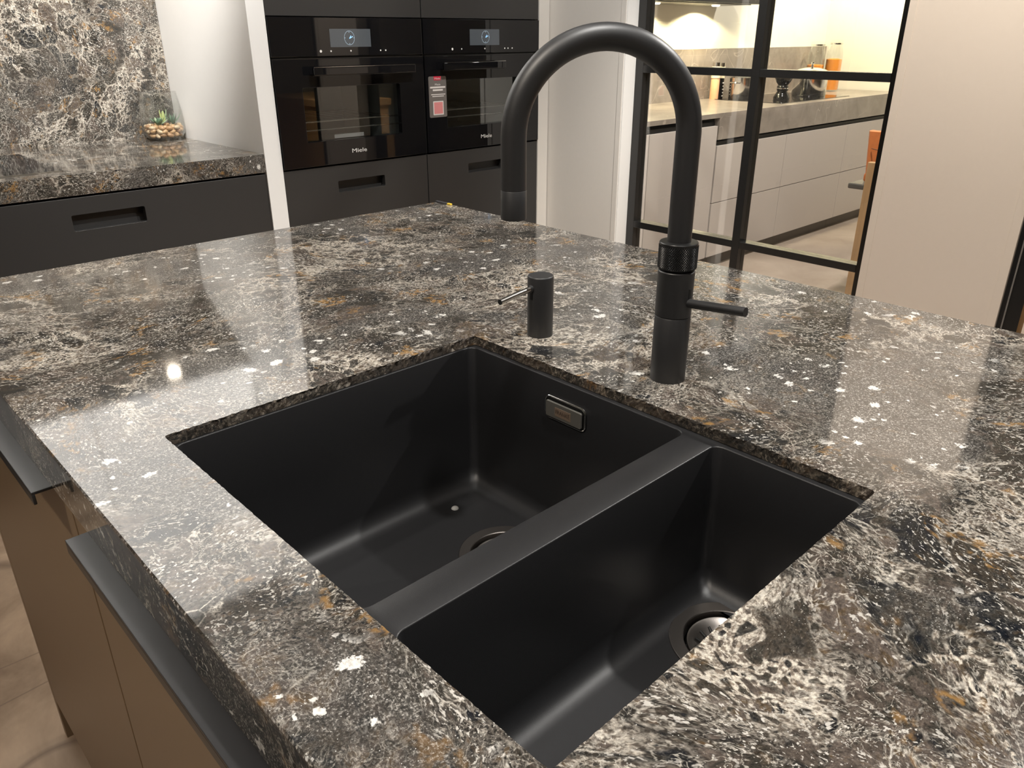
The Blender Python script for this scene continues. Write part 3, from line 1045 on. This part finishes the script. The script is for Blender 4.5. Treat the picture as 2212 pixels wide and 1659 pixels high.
def oven(x0, x1, label, win, handle, disp, clock, icons, logo, label_strip):
    t = thing('built_in_oven', label, 'oven', ((x0 + x1) / 2, YW + 0.2, 0.8625))
    zt, zm, zb_ = 1.3265, 1.2095, 0.8620
    cp = mk('control_panel', box(x0, x1, YW - 0.006, YW + 0.018, zm, zt), M_OVEN, t, 0.0012)
    mk('display', plate_y(disp[0], disp[1], disp[2], disp[3], YW - 0.0066, YW - 0.0058, 0.001), M_SCREEN, cp)
    cxk, czk = clock
    # clock dial drawn on the display
    bmr = bmesh.new()
    n = 32
    for i in range(n):
        a0, a1 = 2 * PI * i / n, 2 * PI * (i + 1) / n
        q = [(cxk + r_ * math.cos(a) * 0.92, YW - 0.0069, czk + r_ * math.sin(a)) for a, r_ in ((a0, 0.0208), (a1, 0.0208), (a1, 0.0220), (a0, 0.0220))]
        bmr.faces.new([bmr.verts.new(p) for p in q])
    for a in (0, PI / 2, PI, 3 * PI / 2):
        dx_, dz_ = math.cos(a), math.sin(a)
        box(cxk + dx_ * 0.0175 - 0.0012, cxk + dx_ * 0.0175 + 0.0012, YW - 0.0070, YW - 0.0066, czk + dz_ * 0.0175 - 0.0012, czk + dz_ * 0.0175 + 0.0012, bmr)
    mk('clock_dial', bmr, M_CLOCK, cp, recalc=False)
    bmhnd = bmesh.new()
    for ang, ln in ((0.45, 0.015), (0.95, 0.011)):
        d_ = Vector((math.cos(ang), 0, math.sin(ang)))
        nn = Vector((-math.sin(ang), 0, math.cos(ang))) * 0.0011
        o_ = Vector((cxk, YW - 0.0071, czk - 0.002))
        bmhnd.faces.new([bmhnd.verts.new(p) for p in (o_ - nn, o_ + d_ * ln - nn, o_ + d_ * ln + nn, o_ + nn)])
    mk('clock_hands', bmhnd, M_HANDS, cp, recalc=False)
    for i, xi in enumerate(icons):
        rr = 0.0042 if i == 0 else 0.0026
        mk('touch_key', plate_y(xi - rr, xi + rr, 1.2250 - rr, 1.2250 + rr, YW - 0.0066, YW - 0.0058, rr * 0.95), M_ICON, cp)
    wx0, wx1, wz0, wz1 = win
    mk('vent_gap', box(x0 + 0.004, x1 - 0.004, YW + 0.004, YW + 0.018, 1.2020, zm), M_CARC, t)
    door = mk('door', plate_y(x0, x1, zb_, 1.2020, YW - 0.008, YW + 0.014, 0, win, 0.004), M_OVEN, t, 0.001)
    mk('door_window', box(wx0 - 0.003, wx1 + 0.003, YW + 0.0145, YW + 0.0165, wz0 - 0.003, wz1 + 0.003), M_OVENGLASS, door)
    mk('door_top_trim', box(x0 + 0.002, x1 - 0.002, YW - 0.0075, YW + 0.012, 1.2021, 1.2045), M_OVENTRIM, door)
    hx0, hx1, hz0, hz1 = handle
    h = mk('handle', box(hx0, hx1, YW - 0.046, YW - 0.034, hz0, hz1), M_OVEN, door, 0.0025)
    for xx in (hx0 + 0.03, hx1 - 0.03):
        mk('handle_bracket', box(xx - 0.008, xx + 0.008, YW - 0.034, YW - 0.008, hz0 + 0.004, hz1 - 0.002), M_OVENTRIM, h)
    mk('handle_edge', box(hx0 + 0.001, hx1 - 0.001, YW - 0.0455, YW - 0.0345, hz1, hz1 + 0.0012), M_CHROME, h)
    mk('handle_edge', box(hx0 + 0.001, hx1 - 0.001, YW - 0.0455, YW - 0.0345, hz0 - 0.0010, hz0), M_OVENTRIM, h)
    text('brand_lettering', 'Miele', M_LOGO, door, (logo[0], YW - 0.0083, logo[1]), (1, 0, 0), (0, 0, 1), 0.0135, logo[2], 0.0004)
    # cavity
    bmc = bmesh.new()
    cx0, cx1_, cz0, cz1 = wx0 - 0.02, wx1 + 0.02, wz0 - 0.03, wz1 + 0.02
    ya, yb2 = YW + 0.018, YW + 0.42
    f0 = [bmc.verts.new(p) for p in ((cx0, ya, cz0), (cx1_, ya, cz0), (cx1_, ya, cz1), (cx0, ya, cz1))]
    f1 = [bmc.verts.new((v.co.x, yb2, v.co.z)) for v in f0]
    for i in range(4):
        bmc.faces.new((f0[i], f0[(i + 1) % 4], f1[(i + 1) % 4], f1[i]))
    bmc.faces.new(f1)
    mk('cavity', bmc, M_CAVITY, t, recalc=False)
    for k, zr in enumerate((wz0 + 0.060, wz0 + 0.032)):
        bmk = tube([(cx0 + 0.004, ya + 0.02, zr), (cx1_ - 0.004, ya + 0.02, zr)], 0.0026, 8)
        if k == 0:
            for j in range(9):
                xx = cx0 + 0.02 + (cx1_ - cx0 - 0.04) * j / 8
                tube([(xx, ya + 0.02, zr), (xx, ya + 0.36, zr)], 0.0016, 6, bmk)
        if k == 0:
            tube([(cx0 + 0.004, ya + 0.36, zr), (cx1_ - 0.004, ya + 0.36, zr)], 0.0024, 8, bmk)
        mk('oven_rack', bmk, M_RACK, t)
    if label_strip:
        mk('type_plate', box(label_strip[0], label_strip[1], YW + 0.020, YW + 0.0205, label_strip[2], label_strip[3]), M_CARDWHITE, t)
    mk('side_trim', box(x1 + 0.0005, x1 + 0.0025, YW - 0.004, YW + 0.016, zb_, zt), M_OVENTRIM, t)
    return t


oven(1.2835, 1.8815, 'black glass built-in oven beside the white end panel, without a card', (1.3805, 1.773, 0.942, 1.115), (1.408, 1.819, 1.1525, 1.1775),
     (1.502, 1.662, 1.237, 1.2925), (1.577, 1.265), (1.4635, 1.502, 1.5794, 1.7001, 1.7216), (1.551, 0.8945, 0.061), (1.502, 1.623, 0.9445, 0.957))
ov2 = oven(1.8895, 2.4820, 'black glass built-in oven with a grey card stuck on its door', (1.988, 2.374, 0.947, 1.118), (1.950, 2.262, 1.154, 1.180),
           (2.1103, 2.262, 1.237, 1.293), (2.190, 1.266), (2.0235, 2.0687, 2.1859, 2.2913, 2.3089, 2.3318), (2.157, 0.8945, 0.058), None)
# information card on the second oven
cd = thing('information_card', 'grey rounded card with red tab and pink square on the oven door', 'card', (1.943, YW - 0.0085, 0.988))
cb = mk('card', plate_y(1.9015, 1.9850, 0.988, 1.1330, YW - 0.0095, YW - 0.0083, 0.006), M_CARD, cd)
mk('red_tab', box(1.9265, 1.9600, YW - 0.0098, YW - 0.0095, 1.1190, 1.1330), M_RED, cb)
text('tab_lettering', 'Miele', M_CARDWHITE, cb, (1.9300, YW - 0.0100, 1.1222), (1, 0, 0), (0, 0, 1), 0.0065, 0.026, 0.0002)
text('heading', 'Miele', M_CARDWHITE, cb, (1.9310, YW - 0.0098, 1.1010), (1, 0, 0), (0, 0, 1), 0.0070, 0.026, 0.0002)
for a, c, z, h in ((1.908, 1.980, 1.0915, 0.0060), (1.920, 1.968, 1.0820, 0.0060), (1.912, 1.979, 1.0680, 0.0030), (1.917, 1.972, 1.0615, 0.0030)):
    mk('print_line', box(a, c, YW - 0.0097, YW - 0.0095, z, z + h), M_CARDWHITE, cb)
mk('print_panel', plate_y(1.9195, 1.9690, 0.9965, 1.0460, YW - 0.0098, YW - 0.0095, 0.002), M_CARDWHITE, cb)
mk('pink_square', box(1.9235, 1.9650, YW - 0.0101, YW - 0.0098, 1.0005, 1.0420), M_PINK, cb)

# ------------------------------------------------------------------ niche on the left
nx0 = -1.6
solo(mk('niche_worktop', box(nx0, XL0 - 0.001, YW - 0.002, YB - 0.021, 0.862, TOP), M_STONE, bevel=0.0012), 'dark veined stone worktop in the niche left of the ovens', 'worktop')
solo(mk('backsplash', box(nx0, XL0 - 0.001, YB - 0.020, YB, 0.862, 1.756), M_SPLASH), 'dark veined stone slab standing behind the niche worktop', 'backsplash')


def niche_unit(x0, x1, label, hole):
    t = thing('drawer_unit', label, 'cabinet', ((x0 + x1) / 2, YW + 0.3, 0))
    mk('carcass', box(x0, x1, YW + 0.032, YB - 0.03, 0.11, 0.856), M_CARC, t)
    pocket_front('drawer_front', x0 + 0.0015, x1 - 0.0015, 0.492, 0.8555, t, hole)
    pocket_front('drawer_front', x0 + 0.0015, x1 - 0.0015, 0.110, 0.488, t, (hole[0], hole[1], 0.39, 0.43))
    mk('plinth', box(x0, x1, YW + 0.05, YW + 0.066, 0, 0.11), M_PLINTH, t)
    return t


niche_unit(0.2115, XL0 - 0.002, 'matt black drawer unit with recessed grip below the niche worktop', (0.6145, 0.8180, 0.7630, 0.8080))
niche_unit(-0.7895, 0.2105, 'matt black drawer unit past the left picture edge', (-0.39, -0.19, 0.763, 0.808))
hob = thing('induction_hob', 'black glass hob set into the niche worktop at the left edge', 'hob', (0.25, 2.72, TOP))
mk('glass_plate', box(-0.15, 0.640, 2.540, 3.0, TOP, TOP + 0.0025), M_HOB, hob, 0.0008)
mk('front_rim', box(-0.15, 0.640, 2.536, 2.5398, TOP, TOP + 0.0028), M_CHROME, hob)
# wall cabinet with a recessed spotlight
wc = thing('wall_cabinet', 'pale wall cabinet over the niche, above the picture', 'cabinet', (0.3, 2.98, 1.757))
mk('body', box(nx0, XL0 - 0.001, 2.80, YB, 1.757, 2.78), M_WHITE, wc)
for i in range(3):
    a = -0.585 + i * 0.6
    mk('door', box(a + 0.002, a + 0.598, 2.781, 2.7995, 1.757, 2.78), M_WHITE, wc, 0.001)
mk('spotlight_ring', lathe([(0.034, 1.7565), (0.034, 1.7530), (0.026, 1.7525), (0.026, 1.7560)], 0.95, 2.885, 32), M_CHROME, wc, smooth=True)

# glass with pebbles and succulents
VX, VY = 1.142, 3.070
vs = mk('glass_vase', lathe([(0, TOP + 0.0005), (0.040, TOP + 0.0005), (0.056, TOP + 0.004), (0.066, TOP + 0.016), (0.0725, TOP + 0.040), (0.0740, TOP + 0.065), (0.0725, TOP + 0.100),
                            (0.066, TOP + 0.145), (0.0625, TOP + 0.166), (0.0610, TOP + 0.1665), (0.0600, TOP + 0.165), (0.0635, TOP + 0.145), (0.0700, TOP + 0.100), (0.0715, TOP + 0.065), (0.0700, TOP + 0.040),
                            (0.0630, TOP + 0.017), (0.052, TOP + 0.0085), (0, TOP + 0.0075)], VX, VY, 48), M_VASE, smooth=True, angle=60)
recentre(vs)
solo(vs, 'tapered clear glass holding pebbles and small succulents in the niche corner', 'vase')
rp = random.Random(11)
pm = []
for k in range(4):
    bm = bmesh.new()
    bmesh.ops.create_icosphere(bm, subdivisions=2, radius=1.0)
    for v in bm.verts:
        v.co *= 1 + rp.uniform(-0.06, 0.06)
    me = bpy.data.meshes.new('pebble')
    bm.to_mesh(me)
    bm.free()
    for p_ in me.polygons:
        p_.use_smooth = True
    me.materials.append(M_PEBS[k % 3])
    pm.append(me)
layers = ((0.0175, 0.050, 13), (0.0175, 0.028, 7), (0.0330, 0.0565, 14), (0.0330, 0.032, 8), (0.0475, 0.0575, 12), (0.0470, 0.034, 7))
for z, r, n in layers:
    for i in range(n):
        a = 2 * PI * (i + rp.uniform(-0.25, 0.25)) / n
        o = bpy.data.objects.new('pebble', pm[rp.randrange(4)])
        COL.objects.link(o)
        o.location = (VX + r * math.cos(a), VY + r * math.sin(a), TOP + z + rp.uniform(-0.002, 0.004))
        s = rp.uniform(0.0095, 0.0125)
        o.scale = (s * rp.uniform(1.0, 1.35), s * rp.uniform(0.75, 1.0), s * rp.uniform(0.6, 0.8))
        o.rotation_euler = (rp.uniform(-0.4, 0.4), rp.uniform(-0.4, 0.4), a + rp.uniform(0.6, 2.4))
        solo(o, 'smooth tan pebble among those filling the bottom of the glass', 'pebble', 'pebbles in the glass vase')


def leaf_mesh(L_, w_, th, tip=0.15):
    bm_ = bmesh.new()
    loops = []
    for j in range(6):
        t_ = j / 5
        ww = w_ * (math.sin(PI * min(1, 0.15 + 0.85 * t_) ** 0.8) * 0.9 + 0.12) if t_ < 1 else w_ * tip
        tt = th * (1 - 0.7 * t_)
        cz = 0.25 * L_ * t_ * t_
        loops.append([(t_ * L_, ww * math.cos(2 * PI * k / 6), cz + tt * math.sin(2 * PI * k / 6)) for k in range(6)])
    return loft(loops, bm_)


def succulent(name, label, base, n, L_, w_, th, tilt, mat, mat2, seed):
    t = thing(name, label, 'plant', base)
    rr = random.Random(seed)
    for i in range(n):
        a = i * 2.39996
        q = i / n
        bm_ = leaf_mesh(L_ * (1 - 0.45 * q), w_ * (1 - 0.3 * q), th)
        el = tilt[0] + (tilt[1] - tilt[0]) * q + rr.uniform(-0.1, 0.1)
        m_ = Matrix.Translation(Vector(base)) @ Matrix.Rotation(a, 4, 'Z') @ Matrix.Rotation(-el, 4, 'Y')
        bmesh.ops.transform(bm_, matrix=m_, verts=bm_.verts)
        mk('leaf', bm_, mat if i % 3 else mat2, t, smooth=True)
    return t


succulent('rosette_succulent', 'blue-green rosette succulent on the pebbles at the left of the glass', (VX - 0.022, VY - 0.018, TOP + 0.057), 13, 0.036, 0.0075, 0.0035, (0.25, 1.15), M_LEAF, M_LEAFPALE, 1)
succulent('spiky_succulent', 'dark spiky succulent at the right side of the glass', (VX + 0.034, VY - 0.008, TOP + 0.055), 11, 0.048, 0.0042, 0.0026, (0.5, 1.3), M_LEAFDARK, M_LEAF, 2)
succulent('bud_succulent', 'upright yellow-green succulent bud in the middle of the glass', (VX + 0.008, VY + 0.012, TOP + 0.060), 8, 0.046, 0.0070, 0.004, (1.05, 1.5), M_BUD, M_LEAFPALE, 3)

# ------------------------------------------------------------------ second kitchen behind the glazed door
YK, YKB, XKR, TK = 2.46, 3.12, 6.32, 0.882
struct(mk('floor_kitchen', box(2.66, 6.45, -3.2, 3.3, -0.05, 0.0), M_FLOOR2))
struct(mk('wall_kitchen_back', box(2.67, 6.45, YKB, 3.3, 0, CEIL), M_WALL2))
struct(mk('wall_kitchen_right', box(XKR, 6.45, -3.2, YKB, 0, CEIL), M_WALL2))


def k_unit(x0, x1, zt, fronts, label):
    t = thing('kitchen_unit', label, 'cabinet', ((x0 + x1) / 2, YK + 0.3, 0), None)
    mk('carcass', box(x0, x1, YK + 0.022, YKB - 0.01, 0.075, zt + 0.02), M_CARC, t)
    for z0_, z1_, nm in fronts:
        mk(nm, box(x0 + 0.0015, x1 - 0.0015, YK, YK + 0.020, z0_, z1_), M_GREIGE, t, 0.0008)
    mk('plinth', box(x0, x1, YK + 0.045, YK + 0.06, 0, 0.075), P('dark_plinth', (0.10, 0.085, 0.075), 0.5), t)
    return t


k_unit(2.70, 3.279, 0.816, ((0.078, 0.816, 'door'),), 'greige cabinet next to the door stile in the second kitchen')
k_unit(3.281, 3.890, 0.816, ((0.078, 0.816, 'door'),), 'tall-fronted greige cabinet under the thin end of the kitchen worktop')
k_unit(3.902, 4.667, 0.708, ((0.394, 0.708, 'drawer_front'), (0.078, 0.390, 'drawer_front')), 'greige two-drawer unit left of the one under the hob')
k_unit(4.669, 5.494, 0.708, ((0.394, 0.708, 'drawer_front'), (0.078, 0.390, 'drawer_front')), 'greige two-drawer unit under the hob in the second kitchen')
k_unit(5.496, 6.31, 0.708, ((0.394, 0.708, 'drawer_front'), (0.078, 0.390, 'drawer_front')), 'greige two-drawer unit in the far corner, behind the orange stool')
bm = box(2.70, 6.31, YK - 0.004, YKB - 0.005, TK - 0.024, TK)
box(3.896, 6.31, YK - 0.004, YK + 0.03, 0.742, TK - 0.0241, bm)
solo(mk('kitchen_worktop', bm, M_TOP2), 'grey-brown marble worktop with deep front edge in the second kitchen', 'worktop')
solo(mk('kitchen_upstand', box(2.70, XKR - 0.003, YKB - 0.022, YKB - 0.001, TK, 1.187), M_TOP2), 'low grey-brown marble splashback along the kitchen wall', 'splashback')

hd = thing('cooker_hood', 'black cooker hood with small lamps at the top of the glazed door', 'hood', (4.1, 2.95, 1.44))
mk('body', box(3.30, 4.78, 2.80, YKB - 0.001, 1.440, 1.60), M_FRAME, hd, 0.001)
mk('underside', box(3.36, 4.72, 2.84, YKB - 0.03, 1.4352, 1.4400), P('hood_steel', (0.10, 0.095, 0.09), 0.35, 0.6), hd)
for xx in (3.95, 4.55):
    mk('lamp', lathe([(0, 1.428), (0.020, 1.4285), (0.026, 1.4352)], xx, 2.98, 24), M_LAMP, hd, smooth=True)
mk('chimney', box(3.75, 4.35, 2.86, YKB - 0.001, 1.60, CEIL), M_FRAME, hd)

ch = thing('kitchen_hob', 'black glass hob under the steel pots', 'hob', (5.1, 2.78, TK))
mk('glass_plate', box(4.70, 5.62, 2.54, 3.02, TK, TK + 0.003), M_HOB, ch, 0.0008)


def jar_body(name, label, x, y, prof, mat, group=None):
    t = thing(name, label, name.split('_')[-1], (x, y, TK), group)
    return t


def mill(x, y, h, r, mbody, mcap, label, cat):
    t = thing('spice_mill', label, cat, (x, y, TK))
    mk('body', lathe([(0, TK), (r, TK), (r, TK + h * 0.55), (r * 0.9, TK + h * 0.58), (0, TK + h * 0.58)], x, y, 24), mbody, t, smooth=True)
    mk('cap', lathe([(0, TK + h * 0.58), (r * 1.08, TK + h * 0.58), (r * 1.08, TK + h * 0.86), (r, TK + h * 0.89), (0, TK + h * 0.89)], x, y, 24), mcap, t, smooth=True)
    mk('top', lathe([(0, TK + h * 0.89), (r * 0.95, TK + h * 0.89), (r * 0.95, TK + h), (0, TK + h)], x, y, 24), M_STEEL, t, smooth=True)
    return t


mill(4.72, 3.040, 0.225, 0.028, M_SALT, M_CREAMCAP, 'salt mill with cream cap and orange-pink filling on the marble worktop', 'mill')
mp_ = mill(4.80, 3.050, 0.220, 0.022, M_BLACKGLOSS, M_CREAMCAP, 'slim black spice mill beside the salt mill', 'mill')
bm = bmesh.new()
for k in range(5):
    box(4.80 - 0.010 + (k % 2) * 0.004, 4.80 + 0.004 + (k % 3) * 0.003, 3.0275, 3.0280, TK + 0.015 + k * 0.020, TK + 0.022 + k * 0.020, bm)
mk('white_print', bm, M_CARDWHITE, mp_)


def pot(x, y, r, h, z0_, label, lid):
    t = thing('cooking_pot', label, 'pot', (x, y, z0_))
    mk('body', lathe([(0, z0_), (r * 0.97, z0_), (r, z0_ + 0.006), (r, z0_ + h), (r + 0.004, z0_ + h + 0.001), (r + 0.004, z0_ + h + 0.003), (r - 0.002, z0_ + h + 0.003), (r - 0.002, z0_ + 0.006), (0, z0_ + 0.006)], x, y, 40), M_STEEL, t, smooth=True)
    for s in (-1, 1):
        pts = []
        for k in range(9):
            a = PI * k / 8
            pts.append((x + s * (r + 0.022 * math.sin(a)), y + 0.035 * math.cos(a), z0_ + h * 0.78))
        mk('handle', tube(pts, 0.004, 10), M_STEEL, t, smooth=True)
    if lid:
        ld = mk('lid', lathe([(r, z0_ + h + 0.003), (r + 0.003, z0_ + h + 0.006), (r * 0.8, z0_ + h + 0.020), (r * 0.4, z0_ + h + 0.030), (0, z0_ + h + 0.033)], x, y, 40), M_STEEL, t, smooth=True)
        mk('lid_knob', lathe([(0.008, z0_ + h + 0.032), (0.007, z0_ + h + 0.050), (0.014, z0_ + h + 0.056), (0.013, z0_ + h + 0.064), (0, z0_ + h + 0.066)], x, y, 20), M_STEEL, ld, smooth=True)
    else:
        mk('lid', lathe([(r - 0.004, z0_ + h + 0.003), (r * 0.6, z0_ + h + 0.012), (0, z0_ + h + 0.016)], x, y, 40), M_VASE, t, smooth=True)
    return t


pot(4.86, 2.93, 0.078, 0.128, TK + 0.003, 'small polished steel pot with a glass lid behind the mullion', False)
pot(5.42, 2.74, 0.112, 0.150, TK + 0.003, 'large polished steel pot with domed steel lid on the hob', True)
pm_ = thing('pepper_mill', 'turned gloss black pepper mill standing left of the large pot', 'mill', (5.00, 2.71, TK + 0.003))
zz = TK + 0.003
mk('body', lathe([(0, zz), (0.050, zz), (0.052, zz + 0.012), (0.042, zz + 0.030), (0.031, zz + 0.048), (0.036, zz + 0.058), (0.036, zz + 0.078), (0.030, zz + 0.086), (0.044, zz + 0.105), (0.056, zz + 0.130), (0.054, zz + 0.155), (0.036, zz + 0.175), (0, zz + 0.182)], 5.00, 2.71, 40), M_BLACKGLOSS, pm_, smooth=True, angle=60)
mk('ring', lathe([(0.0355, zz + 0.062), (0.0370, zz + 0.064), (0.0370, zz + 0.068), (0.0355, zz + 0.070)], 5.00, 2.71, 32), M_CHROME, pm_, smooth=True)


def lentil_jar(x, y, h, r, fill, label):
    t = thing('storage_jar', label, 'jar', (x, y, TK))
    z = TK
    mk('glass', lathe([(0, z + 0.0005), (r * 0.92, z + 0.0005), (r, z + 0.008), (r, z + h * 0.70), (r * 0.92, z + h * 0.80), (r * 0.74, z + h * 0.88), (r * 0.74, z + h * 0.93), (r * 0.70, z + h * 0.93), (r * 0.70, z + h * 0.88), (r * 0.88, z + h * 0.79), (r * 0.96, z + h * 0.70), (r * 0.96, z + 0.010), (0, z + 0.008)], x, y, 36), M_VASE, t, smooth=True)
    mk('lentils', lathe([(0, z + 0.0085), (r * 0.93, z + 0.0105), (r * 0.945, z + 0.02), (r * 0.945, z + h * fill), (r * 0.5, z + h * (fill + 0.015)), (0, z + h * (fill + 0.01))], x, y, 36), M_LENTIL, t, smooth=True)
    mk('lid', lathe([(0, z + h * 0.932), (r * 0.80, z + h * 0.932), (r * 0.80, z + h * 0.97), (r * 0.74, z + h * 0.985), (0, z + h * 0.99)], x, y, 36), M_VASE, t, smooth=True)
    mk('lid_ring', lathe([(r * 0.76, z + h * 0.905), (r * 0.83, z + h * 0.905), (r * 0.83, z + h * 0.932), (r * 0.76, z + h * 0.932)], x, y, 36, closed=True), M_CHROME, t, smooth=True)
    return t


lentil_jar(5.95, 2.985, 0.345, 0.062, 0.52, 'clip-top glass jar about half full of orange lentils')
lentil_jar(6.03, 2.885, 0.355, 0.058, 0.62, 'taller glass jar filled higher with orange lentils, nearest the corner wall')

# orange counter stool seen through the right-hand panes
st = thing('counter_stool', 'orange leather stool with oak legs seen through the right panes of the glazed door', 'stool', (4.05, 1.50, 0))
bx, by = 4.02, 1.50
bm = bmesh.new()
loops = []
for j in range(7):
    z = 0.60 + 0.235 * j / 6
    w = 0.185 + 0.035 * j / 6
    dxo = 0.03 * j / 6
    loops.append(rrect(bx - 0.03 - dxo * 0 + 0.0, bx + 0.035, by - w, by + w, 0.022, z, 4))
bm = loft(loops)
for v in bm.verts:
    k = ((v.co.y - by) / 0.2) ** 2
    v.co.x += 0.10 * k * 1.0 - 0.03
bk = mk('backrest', bm, M_ORANGE, st, 0.008, smooth=True, seg=3)
for zq in (0.685, 0.757):
    pts = [(bx - 0.030 - 0.0305 + 0.10 * (((k - 6) / 6) ** 2) * 0.80, by + (k - 6) / 6 * 0.17, zq) for k in range(13)]
    mk('seam', tube(pts, 0.0025, 6), P('seam_dark', (0.16, 0.05, 0.015), 0.7), bk)
mk('seat', box(bx - 0.05, bx + 0.40, by - 0.215, by + 0.228, 0.565, 0.592), M_STOOLGREY, st, 0.006)
mk('seat_cushion', box(bx + 0.02, bx + 0.39, by - 0.19, by + 0.19, 0.592, 0.64), M_ORANGE, st, 0.015, seg=3)
for lx, ly, ztop in ((bx - 0.06, by + 0.118, 0.705), (bx - 0.06, by - 0.118, 0.705), (bx + 0.36, by + 0.118, 0.565), (bx + 0.36, by - 0.118, 0.565)):
    bm = loft([[(lx + s[0] * 0.018, ly + (0.0 if True else 0) + s[1] * 0.018, z_) for s in ((-1, -1), (1, -1), (1, 1), (-1, 1))] for z_ in (0.0, ztop)])
    mk('leg', bm, M_OAK, st, 0.003)

# water left on the floor of the big bowl
zf = BIG[4]
wd = mk('water_drop', lathe([(0.0050, zf + 0.0003), (0.0046, zf + 0.0014), (0.0030, zf + 0.0026), (0, zf + 0.0031)], 0.5365, 0.6735, 20), M_WATERDROP, smooth=True)
recentre(wd)
solo(wd, 'small glinting water drop on the floor of the larger sink bowl', 'water drop')
